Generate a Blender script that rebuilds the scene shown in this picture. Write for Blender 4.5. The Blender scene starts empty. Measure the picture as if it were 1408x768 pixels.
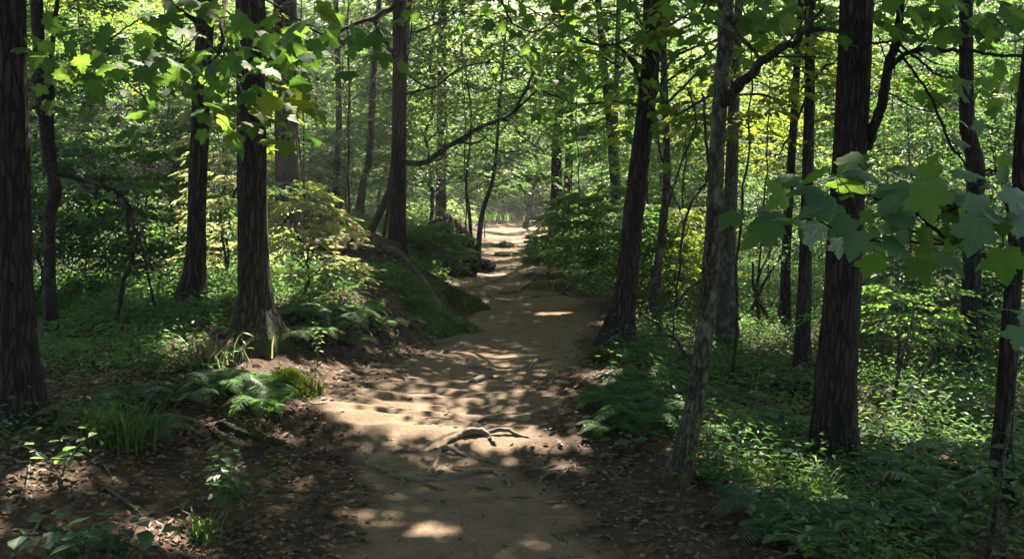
import bpy, math, random
import numpy as np
from mathutils import Matrix, Vector

# ------------------------------------------------------------------ camera, light, exposure
SC = bpy.context.scene
COL = SC.collection
R = math.radians
PITCH = R(5.59)
CAMZ = 1.7
FPX = 1369.0
cam = bpy.data.cameras.new('camera'); camo = bpy.data.objects.new('camera', cam); COL.objects.link(camo)
cam.sensor_width = 36; cam.lens = 35.0; cam.clip_start = 0.05; cam.clip_end = 600
camo.location = (0, 0, CAMZ); camo.rotation_euler = (R(90) - PITCH, 0, 0)
SC.camera = camo

SUN_EL, SUN_AZ = R(50), R(10)          # azimuth measured from +Y towards +X
SUN = np.array([math.sin(SUN_AZ) * math.cos(SUN_EL), math.cos(SUN_AZ) * math.cos(SUN_EL), math.sin(SUN_EL)])
W = bpy.data.worlds.new('World'); SC.world = W; W.use_nodes = True
nt = W.node_tree; bg = nt.nodes['Background']
sky = nt.nodes.new('ShaderNodeTexSky'); sky.sky_type = 'NISHITA'; sky.sun_disc = False
sky.sun_elevation = SUN_EL; sky.sun_rotation = SUN_AZ; sky.air_density = 1.0; sky.dust_density = 2.0
nt.links.new(sky.outputs[0], bg.inputs[0]); bg.inputs[1].default_value = 0.04
sl = bpy.data.lights.new('sun', 'SUN'); sl.energy = 5.0; sl.angle = R(0.53); sl.color = (1.0, 0.89, 0.72)
so = bpy.data.objects.new('sun', sl); COL.objects.link(so)
so.rotation_euler = Vector(SUN).to_track_quat('Z', 'Y').to_euler(); so.location = (0, 20, 40)
SC.view_settings.view_transform = 'Standard'; SC.view_settings.look = 'None'
SC.view_settings.exposure = 2.95; SC.view_settings.gamma = 1.0
try: SC.view_settings.use_curve_mapping = False
except Exception: pass
cy = SC.cycles
cy.max_bounces = 6; cy.diffuse_bounces = 4; cy.glossy_bounces = 2; cy.transmission_bounces = 4
cy.volume_bounces = 0; cy.transparent_max_bounces = 4; cy.caustics_reflective = False; cy.caustics_refractive = False
cy.sample_clamp_indirect = 3.0; cy.use_denoising = True

rng = np.random.default_rng(7)

# ------------------------------------------------------------------ numpy helpers
def _hash(ix, iy, iz, seed):
    h = (ix.astype(np.int64) * 374761393 + iy.astype(np.int64) * 668265263 + iz.astype(np.int64) * 2147483647 + seed * 144269504) & 0xFFFFFFFF
    h = ((h ^ (h >> 13)) * 1274126177) & 0xFFFFFFFF
    h = ((h ^ (h >> 16)) * 2246822519) & 0xFFFFFFFF
    return ((h ^ (h >> 15)) & 0xFFFFFF) / float(0xFFFFFF)
def vnoise(x, y, z=None, seed=0):
    x = np.asarray(x, float); y = np.asarray(y, float); z = np.zeros_like(x) if z is None else np.asarray(z, float)
    ix, iy, iz = np.floor(x), np.floor(y), np.floor(z)
    fx, fy, fz = x - ix, y - iy, z - iz
    fx, fy, fz = [f * f * (3 - 2 * f) for f in (fx, fy, fz)]
    def c(a, b, d): return _hash(ix + a, iy + b, iz + d, seed)
    def l(a, b, t): return a + (b - a) * t
    return l(l(l(c(0,0,0), c(1,0,0), fx), l(c(0,1,0), c(1,1,0), fx), fy), l(l(c(0,0,1), c(1,0,1), fx), l(c(0,1,1), c(1,1,1), fx), fy), fz)
def fbm(x, y, seed=0, o=3):
    s = 0; a = 1; t = 0
    for k in range(o):
        s = s + a * (vnoise(x * 2**k, y * 2**k, None, seed + k) - 0.5); t += a; a *= 0.5
    return s / t
def sstep(a, b, x):
    t = np.clip((x - a) / (b - a), 0, 1); return t * t * (3 - 2 * t)
def nrm(v): return v / np.maximum(np.linalg.norm(v, axis=-1, keepdims=True), 1e-9)

# path edges (depth, left x, right x)
_PE = np.array([(-6,-1.35,1.15),(0,-1.3,1.1),(4.5,-1.22,1.02),(5.3,-1.25,.78),(6.3,-1.36,.66),(7.0,-1.5,.64),(7.8,-1.42,.62),(8.6,-1.2,.66),(9.7,-.98,.78),(11.6,-.72,1.08),(13.1,-.66,1.25),(14.2,-.7,1.12),(15.4,-.85,.66),(17,-1.05,.4),(19.2,-1.15,.26),(23.3,-1.15,.6),(27.4,-1.0,.85),(31,-.95,1.05),(37.5,-1.1,1.5),(44,.7,2.1),(50,3.4,4.8),(60,8,9.6),(120,40,42)], float)
def PL(y): return np.interp(y, _PE[:,0], _PE[:,1])
def PR(y): return np.interp(y, _PE[:,0], _PE[:,2])
def bank(y): return np.interp(y, [-5, 3, 5, 6.5, 8, 10, 12, 14.5, 17, 19.5, 24, 40], [.05,.1,.2,.32,.44,.6,.72,.44,.45,.9,.5,.6])
def H(x, y):
    x = np.asarray(x, float); y = np.asarray(y, float)
    dl = PL(y) - x; dr = x - PR(y)
    h = bank(y) * sstep(-0.1, np.interp(y, [4, 8, 10, 16, 19], [1.5, 1.3, .75, .75, 1.3]), dl) + 0.022 * np.maximum(dl - 1.5, 0)
    # hollow beyond the left crest
    h -= 0.35 * sstep(2.2, 3.6, dl) * sstep(6.5, 9, y) * (1 - sstep(13, 17, y))
    drop = np.interp(y, [0, 5, 8, 12, 16, 22], [.16, .26, .30, .22, .08, 0])
    h -= drop * sstep(0.15, 1.3, dr)
    h += 0.05 * np.maximum(dr - 5, 0) * sstep(6, 16, y)
    far = sstep(46, 95, y)
    h += far * 9.0
    h += 0.10 * np.maximum(np.abs(x) - 14, 0)
    off = np.maximum(dl, dr)                                   # > 0 off the path
    rough = sstep(-0.3, 0.9, off)
    h += rough * (0.16 * fbm(x * .8, y * .8, 3) + 0.05 * fbm(x * 3.2, y * 3.2, 9))
    # trodden dish, worn ripples across the path, eroded step at the roots
    h -= 0.05 * (1 - sstep(-0.9, -0.1, off))
    on = 1 - sstep(-0.25, 0.45, off)
    h += on * (0.035 * fbm(x * 1.1, y * 2.2, 21) + 0.008 * fbm(x * 2.5, y * 7.5, 24))
    m = sstep(6.3, 6.7, y) * (1 - sstep(7.6, 8.9, y))
    yy = y + 0.22 * np.sin(x * 1.7) + 0.5 * fbm(x * 1.5, y * 1.5, 33)
    h += m * on * 0.011 * np.sin(yy * 2 * np.pi / 0.27)
    h += 0.10 * sstep(5.9, 6.75, y + 0.25 * fbm(x * 2, y * 2, 41)) * (1 - sstep(8, 11, y)) * (1 - sstep(.2, 1.2, off))
    return h

def ray(px, py):
    d = np.array([(px - 704) / FPX, 1.0, 0.0]); u = (384 - py) / FPX
    c, s = math.cos(PITCH), math.sin(PITCH)
    return np.array([d[0], c + u * s, -s + u * c])
def at(px, py, Y):                   # point of the place seen at a pixel of the photograph, on the upright plane at depth Y
    r = ray(px, py); return np.array([0, 0, CAMZ]) + r * (Y / r[1])
_T = np.concatenate([np.arange(2.0, 30, 0.02), np.arange(30, 90, 0.1)])
def ground(px, py):
    r = ray(px, py); P = np.array([0, 0, CAMZ])[None] + _T[:, None] * r[None]
    below = P[:, 2] < H(P[:, 0], P[:, 1])
    i = int(np.argmax(below)) if below.any() else len(_T) - 1
    p = P[i].copy(); p[2] = H(p[0], p[1]); return p

# ------------------------------------------------------------------ gaps in the canopy: which ground and leaves the sun reaches
PATCH = []
def patch(P, rx, ry=None, w=1.0): PATCH.append((np.array(P, float), rx, ry or rx, w))
def build_patches():
    for px, py, rx, ry in [(448,556,.26,.15),(492,570,.28,.12),(535,582,.26,.10),(585,592,.26,.09),(640,600,.26,.08),(700,605,.26,.09),(755,610,.22,.07),(800,614,.16,.05),(560,560,.24,.04),(620,572,.2,.03),
                           (612,733,.15,.02),(515,722,.11,.04),(735,756,.20,.02),
                           (668,490,.20,.05),(705,490,.14,.03),(755,432,.34,.05),(675,379,.5,.10),(690,319,.5,.12),(745,305,.5,.2),
                           (280,505,.5,.3),(405,520,.28,.22),(230,745,.3,.10),(790,645,.1,.03),(625,408,.4,.25)]:
        patch(ground(px, py), rx, ry, 2.0)
    for px, py, Y, r in [(60,345,13,1.1),(150,370,12.5,1.3),(110,400,11.5,.9),(200,350,14,1.0),(310,330,10.3,.65),(308,390,10.3,.65),(310,270,10.3,.6),(408,420,9.6,.6),(395,380,9.6,.5),(300,60,5.2,.35),(130,110,5.9,.45),(410,300,12,.9),
                         (405,150,5.0,.25),(440,5,5,.2),(370,240,13,.9),(470,285,13.5,.6),(1040,650,6,.45),(1100,690,5.6,.3),(985,620,6.2,.3),(1230,570,7.5,.55),
                         (1280,590,7.3,.4),(1000,200,14,1.1),(1050,205,15,1.0),(930,190,14,1.0),(920,370,13.5,.7),(690,70,22,2.2),(610,70,26,2),(860,280,20,1.2),
                         (240,90,16,1.8),(180,40,17,1.8),(340,160,15,1.3),(1350,130,26,3),(1260,130,26,3),(1320,330,22,2),(850,570,7.9,.32),(610,345,20,1.0),(690,250,32,1.6),
                         (760,150,24,2.0),(820,350,17,1.0),(1160,330,3.1,.1),(1115,330,3.1,.08),(1210,450,9.5,.5),(310,640,6.2,.16),(60,640,5,.2),(560,330,17,1)]:
        patch(at(px, py, Y), r, r)
def sunkeep(P, skip=0.0):
    """False for leaves that would stand between the sun and one of the sunny spots."""
    keep = np.ones(len(P), bool)
    e1 = nrm(np.cross(SUN, [0, 0, 1.0])); e2 = np.cross(e1, SUN)
    for c, rx, ry, w in PATCH:
        d = P - c; t = d @ SUN
        a = d @ e1 / (rx + .05); b = d @ e2 / (ry * 0.8 + .06)
        q = a * a + b * b + 0.6 * (vnoise(P[:,0] * 1.6, P[:,1] * 1.6, P[:,2] * 1.6, 77) - 0.5)
        keep &= ~((t > max(0.5, rx * 1.1)) & (q < 1.0))
    return keep

def limbkeep(P):
    e1 = nrm(np.cross(SUN, [0, 0, 1.0])); e2 = np.cross(e1, SUN)
    for c, rx, ry, w in PATCH:
        if w < 2: continue
        d = P - c; t = d @ SUN
        if ((t > 1.0) & ((d @ e1 / (rx + .05))**2 + (d @ e2 / (ry * .8 + .05))**2 < .9)).any(): return False
    return True
# ------------------------------------------------------------------ mesh assembly
def make_mesh(name, V, polys, smooth=False):
    """V (n,3); polys: list of int arrays (m,k)."""
    me = bpy.data.meshes.new(name)
    V = np.ascontiguousarray(V, np.float32)
    loops = np.concatenate([p.reshape(-1) for p in polys]).astype(np.int32)
    sizes = np.concatenate([np.full(len(p), p.shape[1], np.int32) for p in polys])
    starts = np.concatenate([[0], np.cumsum(sizes)[:-1]]).astype(np.int32)
    me.vertices.add(len(V)); me.vertices.foreach_set('co', V.reshape(-1))
    me.loops.add(len(loops)); me.loops.foreach_set('vertex_index', loops)
    me.polygons.add(len(sizes)); me.polygons.foreach_set('loop_start', starts)
    me.polygons.foreach_set('use_smooth', np.full(len(sizes), smooth, bool))
    me.update(calc_edges=True)
    return me
class MB:
    def __init__(s): s.V = []; s.P = []; s.n = 0; s.L = []
    def add(s, V, polys, lf=None):
        V = np.asarray(V, float).reshape(-1, 3)
        s.L.append(np.full((len(V), 2), 9.0) if lf is None else lf)
        for p in (polys if isinstance(polys, list) else [polys]):
            if len(p): s.P.append(np.asarray(p) + s.n)
        s.V.append(V); s.n += len(V); return s
    def build(s, name, mat, parent=None, smooth=False, origin=None):
        if not s.n: return None
        V = np.concatenate(s.V)
        org = np.array(origin if origin is not None else (ORG[parent.name] if parent else (0, 0, 0)), float)
        me = make_mesh(name, V - org, s.P, smooth)
        o = bpy.data.objects.new(name, me); COL.objects.link(o)
        if mat: me.materials.append(mat)
        if mat and mat.name.startswith(('maple', 'leaf_yellow', 'leaf_under')):
            at_ = me.attributes.new('leafpos', 'FLOAT2', 'POINT'); at_.data.foreach_set('vector', np.concatenate(s.L).astype(np.float32).reshape(-1))
        if parent: o.parent = parent
        else: o.location = org
        ORG[o.name] = org
        return o
ORG = {}
def thing(name, loc, label, cat, group=None):
    o = bpy.data.objects.new(name, None); COL.objects.link(o); o.location = tuple(float(v) for v in loc)
    o.empty_display_size = .2
    ORG[o.name] = np.array(loc, float); tag(o, label, cat, group); return o
def tag(o, label, cat, group=None, kind=None):
    o['label'] = label; o['category'] = cat
    if group: o['group'] = group
    if kind: o['kind'] = kind
    return o
def struct(o, kind='structure'):
    o['kind'] = kind; return o

# ------------------------------------------------------------------ materials
def ramp(nt, stops, fac=None, interp='LINEAR'):
    r = nt.nodes.new('ShaderNodeValToRGB'); cr = r.color_ramp; cr.interpolation = interp
    while len(cr.elements) < len(stops): cr.elements.new(0.5)
    for e, (p, c) in zip(cr.elements, stops): e.position = p; e.color = (*c, 1)
    if fac is not None: nt.links.new(fac, r.inputs[0])
    return r
def mapping(nt, scale, coord='Object'):
    tc = nt.nodes.new('ShaderNodeTexCoord'); mp = nt.nodes.new('ShaderNodeMapping'); mp.inputs['Scale'].default_value = scale
    nt.links.new(tc.outputs[coord], mp.inputs[0]); return mp.outputs[0]
def noise(nt, vec, scale, detail=4, rough=0.6):
    n = nt.nodes.new('ShaderNodeTexNoise'); n.inputs['Scale'].default_value = scale; n.inputs['Detail'].default_value = detail
    n.inputs['Roughness'].default_value = rough
    if vec is not None: nt.links.new(vec, n.inputs['Vector'])
    return n.outputs[0]
def mixc(nt, a, b, fac, mode='MIX'):
    m = nt.nodes.new('ShaderNodeMix'); m.data_type = 'RGBA'; m.blend_type = mode
    for sock, v in ((m.inputs[6], a), (m.inputs[7], b)):
        if isinstance(v, tuple): sock.default_value = (*v, 1)
        else: nt.links.new(v, sock)
    if isinstance(fac, float): m.inputs[0].default_value = fac
    else: nt.links.new(fac, m.inputs[0])
    return m.outputs[2]
def math_n(nt, op, a, b=None, clamp=False):
    m = nt.nodes.new('ShaderNodeMath'); m.operation = op; m.use_clamp = clamp
    for i, v in enumerate((a, b)):
        if v is None: continue
        if isinstance(v, (int, float)): m.inputs[i].default_value = v
        else: nt.links.new(v, m.inputs[i])
    return m.outputs[0]
def newmat(name):
    m = bpy.data.materials.new(name); m.use_nodes = True
    return m, m.node_tree, m.node_tree.nodes['Principled BSDF']
def bump(nt, p, h, strength, dist):
    b = nt.nodes.new('ShaderNodeBump'); b.inputs['Strength'].default_value = strength; b.inputs['Distance'].default_value = dist
    nt.links.new(h, b.inputs['Height']); nt.links.new(b.outputs[0], p.inputs['Normal'])

def leaf_mat(name, cols, trans, tf=0.45, rough=0.55, spec=0.22):
    m, t, p = newmat(name)
    g = t.nodes.new('ShaderNodeNewGeometry')
    n = len(cols); rp = ramp(t, [(i / (n - 1), c) for i, c in enumerate(cols)], g.outputs['Random Per Island'])
    blot = noise(t, mapping(t, (1, 1, 1)), 1.3, 2)
    col = mixc(t, rp.outputs[0], tuple(c * 0.62 for c in cols[0]), math_n(t, 'MULTIPLY', blot, 0.55))
    vf = None
    if name.startswith(('maple', 'leaf_yellow', 'leaf_under')):
        # pale veins fanning out from the stalk
        at_ = t.nodes.new('ShaderNodeAttribute'); at_.attribute_name = 'leafpos'; sp = t.nodes.new('ShaderNodeSeparateXYZ'); t.links.new(at_.outputs['Vector'], sp.inputs[0])
        ay = math_n(t, 'ABSOLUTE', sp.outputs[1]); best = None
        for ang in (0.0, 48.0, 95.0):
            d = math_n(t, 'ABSOLUTE', math_n(t, 'SUBTRACT', math_n(t, 'MULTIPLY', sp.outputs[0], math.sin(R(ang))), math_n(t, 'MULTIPLY', ay, math.cos(R(ang)))))
            best = d if best is None else math_n(t, 'MINIMUM', best, d)
        vf = math_n(t, 'SUBTRACT', 1.0, math_n(t, 'DIVIDE', best, .035), True)
        col = mixc(t, col, tuple(min(1, c * 2.2 + .02) for c in cols[-1]), math_n(t, 'MULTIPLY', vf, .6))
        spots = noise(t, mapping(t, (1, 1, 1)), 60, 3, .7); col = mixc(t, col, (.09, .065, .02), ramp(t, [(.66, (0, 0, 0)), (.72, (.7, .7, .7))], spots).outputs[0])
    t.links.new(col, p.inputs['Base Color']); p.inputs['Roughness'].default_value = rough
    p.inputs['Specular IOR Level'].default_value = spec
    tr = t.nodes.new('ShaderNodeBsdfTranslucent')
    tcol = mixc(t, trans, tuple(c * f for c, f in zip(trans, (.55, .8, .9))), g.outputs['Random Per Island'])
    if vf is not None: tcol = mixc(t, tcol, tuple(c * .35 for c in trans), math_n(t, 'MULTIPLY', vf, .7))
    t.links.new(tcol, tr.inputs[0])
    mx = t.nodes.new('ShaderNodeMixShader'); mx.inputs[0].default_value = tf
    t.links.new(p.outputs[0], mx.inputs[1]); t.links.new(tr.outputs[0], mx.inputs[2])
    t.links.new(mx.outputs[0], t.nodes['Material Output'].inputs[0])
    return m
def bark_mat(name, dark, light, vs=34, stretch=.16, lichen=None, moss=0.0, dist=.012):
    m, t, p = newmat(name)
    v = mapping(t, (1, 1, stretch))
    n1 = noise(t, v, vs, 5, .65); n2 = noise(t, mapping(t, (1, 1, .5)), 6, 3)
    vor = t.nodes.new('ShaderNodeTexVoronoi'); vor.feature = 'DISTANCE_TO_EDGE'; vor.inputs['Scale'].default_value = vs * .9
    wv = mixc(t, v, n1, 0.05); t.links.new(wv, vor.inputs['Vector'])
    cr = math_n(t, 'MULTIPLY', math_n(t, 'MINIMUM', vor.outputs['Distance'], .25), 4.0)
    h = math_n(t, 'ADD', math_n(t, 'MULTIPLY', cr, .6), math_n(t, 'MULTIPLY', n1, .6))
    rp = ramp(t, [(.28, tuple(c * .35 for c in dark)), (.5, dark), (.92, light)], h)
    col = mixc(t, rp.outputs[0], tuple(c * .6 for c in light), math_n(t, 'MULTIPLY', n2, .5))
    if lichen:
        ln = noise(t, mapping(t, (1, 1, .7)), 9, 4, .7); col = mixc(t, col, lichen, ramp(t, [(.52, (0, 0, 0)), (.64, (.8, .8, .8))], ln).outputs[0])
    if moss > 0:
        sep = t.nodes.new('ShaderNodeSeparateXYZ'); t.links.new(mapping(t, (1, 1, 1)), sep.inputs[0])
        mn = noise(t, mapping(t, (1, 1, 1)), 5, 4, .7)
        mh = math_n(t, 'SUBTRACT', math_n(t, 'MULTIPLY', mn, moss * 2), sep.outputs[2])
        mf = math_n(t, 'MULTIPLY', mh, 7, True); col = mixc(t, col, (.045, .07, .012), mf)
    t.links.new(col, p.inputs['Base Color']); p.inputs['Roughness'].default_value = .9; p.inputs['Specular IOR Level'].default_value = .2
    bump(t, p, h, 1.0, dist * 1.8)
    return m
def soil_mat(name, path=False):
    m, t, p = newmat(name)
    v = mapping(t, (1, 1, 1))
    big = noise(t, v, .9, 5, .6); mid = noise(t, v, 6, 5, .65); fine = noise(t, v, 55, 4, .7); grit = noise(t, v, 190, 2, .6)
    sand = ramp(t, [(.25, (.085, .062, .044)), (.55, (.148, .107, .075)), (.8, (.245, .186, .136))], mid).outputs[0]
    sand = mixc(t, sand, (.14, .095, .062), ramp(t, [(.40, (.75, .75, .75)), (.58, (0, 0, 0))], fine).outputs[0])
    sand = mixc(t, sand, (.075, .055, .042), ramp(t, [(.50, (0, 0, 0)), (.66, (.7, .7, .7))], noise(t, v, 120, 3, .75)).outputs[0])
    sand = mixc(t, sand, (.30, .25, .20), ramp(t, [(.62, (0, 0, 0)), (.70, (.6, .6, .6))], noise(t, v, 85, 2, .7)).outputs[0])
    vor = t.nodes.new('ShaderNodeTexVoronoi'); vor.inputs['Scale'].default_value = 26; vor.inputs['Randomness'].default_value = 1
    t.links.new(mixc(t, v, mid, .04), vor.inputs['Vector'])
    litter = ramp(t, [(0, (.022, .014, .010)), (.35, (.048, .030, .020)), (.7, (.08, .05, .033)), (1, (.13, .088, .062))], vor.outputs['Color']).outputs[0]
    litter = mixc(t, litter, (.03, .02, .014), ramp(t, [(.35, (0, 0, 0)), (.7, (.8, .8, .8))], mid).outputs[0])
    at_ = t.nodes.new('ShaderNodeAttribute'); at_.attribute_name = 'dirt'
    f = math_n(t, 'ADD', at_.outputs['Fac'], math_n(t, 'MULTIPLY', math_n(t, 'SUBTRACT', math_n(t, 'ADD', math_n(t, 'MULTIPLY', big, .5), math_n(t, 'MULTIPLY', fine, .5)), .5), 1.5))
    fr = ramp(t, [(.3, (0, 0, 0)), (.7, (1, 1, 1))], f).outputs[0]
    col = mixc(t, litter, sand, fr)
    t.links.new(col, p.inputs['Base Color']); p.inputs['Roughness'].default_value = .95; p.inputs['Specular IOR Level'].default_value = .15
    h = math_n(t, 'ADD', math_n(t, 'ADD', math_n(t, 'MULTIPLY', fine, .7), math_n(t, 'MULTIPLY', mid, .3)),
               math_n(t, 'ADD', math_n(t, 'MULTIPLY', grit, .25), math_n(t, 'MULTIPLY', vor.outputs['Distance'], .5)))
    bump(t, p, h, .9, .009)
    return m
def plain_mat(name, cols, rough=.85, tf=0.0, island=True, bscale=40, bd=.004):
    m, t, p = newmat(name)
    v = mapping(t, (1, 1, 1)); n = noise(t, v, bscale, 4)
    g = t.nodes.new('ShaderNodeNewGeometry')
    k = len(cols)
    src = math_n(t, 'ADD', math_n(t, 'MULTIPLY', g.outputs['Random Per Island'], .75), math_n(t, 'MULTIPLY', n, .3)) if island else n
    col = ramp(t, [(i / (k - 1), c) for i, c in enumerate(cols)], src).outputs[0]
    t.links.new(col, p.inputs['Base Color']); p.inputs['Roughness'].default_value = rough; p.inputs['Specular IOR Level'].default_value = .3
    bump(t, p, n, .6, bd)
    return m
M = {}
M['soil'] = soil_mat('soil')
M['bark'] = bark_mat('bark_dark', (.014, .0118, .0102), (.054, .045, .038), 38, .15, None, .08)
M['bark_brown'] = bark_mat('bark_brown', (.018, .0145, .012), (.072, .058, .047), 34, .15, None, .16, .016)
M['bark_thin'] = bark_mat('bark_thin', (.02, .017, .014), (.06, .052, .043), 60, .4, (.10, .10, .08), 0, .004)
M['bark_grey'] = bark_mat('bark_grey', (.04, .035, .029), (.125, .112, .092), 46, .3, (.17, .17, .135), .1, .006)
M['root'] = bark_mat('root_bark', (.07, .055, .043), (.19, .155, .122), 26, .8, None, 0, .004)
M['root'] = plain_mat('root_bark', [(.05, .039, .03), (.11, .088, .068), (.20, .165, .132)], .8, island=False, bscale=34, bd=.008)
M['deadwood'] = bark_mat('deadwood', (.05, .04, .03), (.20, .165, .13), 50, .8, None, 0, .004)
M['rot'] = bark_mat('near_black', (.008, .006, .005), (.03, .023, .018), 20, .6, None, 0, .02)  # near-black, dark enough to carry the shade of the bank hollow
M['maple'] = leaf_mat('maple_leaf', [(.03, .075, .032), (.042, .095, .034), (.06, .11, .032)], (.24, .40, .05), .5, .6, .15)
M['maple_skylit'] = leaf_mat('maple_leaf_skylit', [(.045, .10, .062), (.058, .12, .068), (.07, .13, .06)], (.19, .38, .06), .45, .42, .5)  # bluish sky sheen put into the base colour
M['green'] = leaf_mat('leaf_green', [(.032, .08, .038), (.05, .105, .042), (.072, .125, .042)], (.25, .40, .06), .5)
M['yellow'] = leaf_mat('leaf_yellow_sunlit', [(.06, .10, .02), (.085, .13, .022), (.12, .15, .025)], (.46, .52, .05), .52)  # yellow-green leaves; backlit sun partly put into the colour
M['cool'] = leaf_mat('leaf_cool', [(.03, .07, .04), (.045, .09, .05), (.06, .11, .045)], (.16, .28, .05), .42, .5, .4)
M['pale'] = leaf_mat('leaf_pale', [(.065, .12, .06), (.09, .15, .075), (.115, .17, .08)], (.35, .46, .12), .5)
M['fern'] = leaf_mat('fern_green', [(.03, .08, .034), (.044, .10, .036), (.06, .12, .036)], (.2, .36, .06), .45)
M['hemlock'] = leaf_mat('hemlock_needles', [(.02, .042, .024), (.03, .058, .03), (.042, .07, .03)], (.10, .16, .03), .25, .5)
M['moss'] = leaf_mat('moss_green', [(.035, .055, .012), (.055, .08, .015), (.085, .11, .02)], (.2, .24, .02), .3, .8, .1)
M['drygrass'] = leaf_mat('dry_grass', [(.16, .14, .07), (.24, .2, .11), (.20, .2, .09)], (.3, .27, .12), .4)
M['straw'] = leaf_mat('sunlit_straw_foliage', [(.20,.19,.09), (.28,.26,.13), (.34,.32,.17)], (.58,.56,.2), .52, .6)  # pale dead foliage; sunlit glow put into its bright colour
M['grass'] = leaf_mat('grass_blade', [(.04, .085, .025), (.06, .11, .03), (.09, .13, .035)], (.2, .3, .04), .4)
M['litter'] = plain_mat('dead_leaf', [(.028, .018, .012), (.06, .038, .025), (.11, .072, .047), (.22, .16, .11)], .7)
M['stone'] = plain_mat('stone', [(.05, .046, .042), (.13, .12, .11)], .8, island=False, bscale=14, bd=.02)

# ------------------------------------------------------------------ leaf templates  (x along the leaf, z its face normal)
def tmpl_fold(w=.5, fold=.12):
    V = np.array([(0,0,0),(.42,-w/2,fold),(.72,-w*.36,fold*.6),(1,0,-.08),(.72,w*.36,fold*.6),(.42,w/2,fold)])
    return V, [np.array([(0,1,2,3),(0,3,4,5)])]
def tmpl_quad(w=.55):
    V = np.array([(0,0,0),(.45,-w/2,.06),(1,0,-.05),(.5,w/2,.06)]); return V, [np.array([(0,1,2,3)])]
def tmpl_maple():
    half = [(0.0,0.0),(-.10,.16),(-.02,.40),(.10,.36),(.13,.44),(.20,.38),(.33,.62),(.42,.52),(.50,.60),(.55,.42),(.60,.34),(.55,.20),(.70,.26),(.74,.18),(.86,.13),(1.0,0.0)]
    up = [(x, y) for x, y in half[1:-1]]
    out = [half[0]] + [(x, -y) for x, y in up] + [half[-1]] + [(x, y) for x, y in reversed(up)]
    c = (.30, 0.0)
    P = np.array(out + [c]); r2 = (P[:,0] - .3)**2 + P[:,1]**2
    z = -.32 * r2 + .10 * np.abs(P[:,1])
    V = np.column_stack([P[:,0], P[:,1], z]); n = len(out)
    F = np.array([(n, i, (i + 1) % n) for i in range(n)])
    return V, [F]
T_FOLD, T_QUAD, T_MAPLE, T_NARROW = tmpl_fold(), tmpl_quad(), tmpl_maple(), tmpl_fold(.3, .08)
T_NEEDLE = tmpl_quad(.22)
def place(mb, tm, pos, d, n, size):
    if len(pos) == 0: return
    X = nrm(d); Z = nrm(n - (n * X).sum(-1, keepdims=True) * X); Y = np.cross(Z, X)
    tv, tf = tm; s = np.asarray(size, float).reshape(-1, 1, 1)
    V = pos[:, None, :] + s * (tv[None, :, 0:1] * X[:, None] + tv[None, :, 1:2] * Y[:, None] + tv[None, :, 2:3] * Z[:, None])
    k = len(tv); off = (np.arange(len(pos)) * k)[:, None, None]
    mb.add(V.reshape(-1, 3), [(f[None] + off).reshape(-1, f.shape[1]) for f in tf], np.tile(tv[:, :2], (len(pos), 1)))

def sprays(g, A, D, L, n, size, width=.42, droop=.25, tilt=.35):
    """Flat leafy twigs: A anchors, D directions, L lengths -> leaf pos, dir, normal, size."""
    N = len(A); t = (np.arange(n)[None] + g.random((N, n))) / n; t = .12 + .88 * t
    side = np.where(np.arange(n) % 2 == 0, 1.0, -1.0)[None] * np.ones((N, 1))
    D = nrm(D); S = nrm(np.cross(D, np.array([0, 0, 1.0])) + 1e-6); U = np.cross(S, D)
    lat = side * (width * L[:, None] * (1.05 - t) * g.random((N, n)))
    P = A[:, None] + D[:, None] * (t * L[:, None])[..., None] + S[:, None] * lat[..., None]
    P[..., 2] -= droop * L[:, None] * t**2 + .25 * np.abs(lat)
    P += g.normal(0, .02, P.shape) * L[:, None, None]
    ld = D[:, None] * g.uniform(.3, 1.1, (N, n))[..., None] + S[:, None] * (side * g.uniform(.3, 1.1, (N, n)))[..., None]
    ld[..., 2] -= g.uniform(.05, .45, (N, n))
    nn = U[:, None] * np.sign(U[:, None, 2:3] + 1e-9) + g.normal(0, tilt, P.shape)
    sz = size * g.uniform(.65, 1.2, (N, n))
    return P.reshape(-1, 3), ld.reshape(-1, 3), nn.reshape(-1, 3), sz.reshape(-1)

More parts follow.
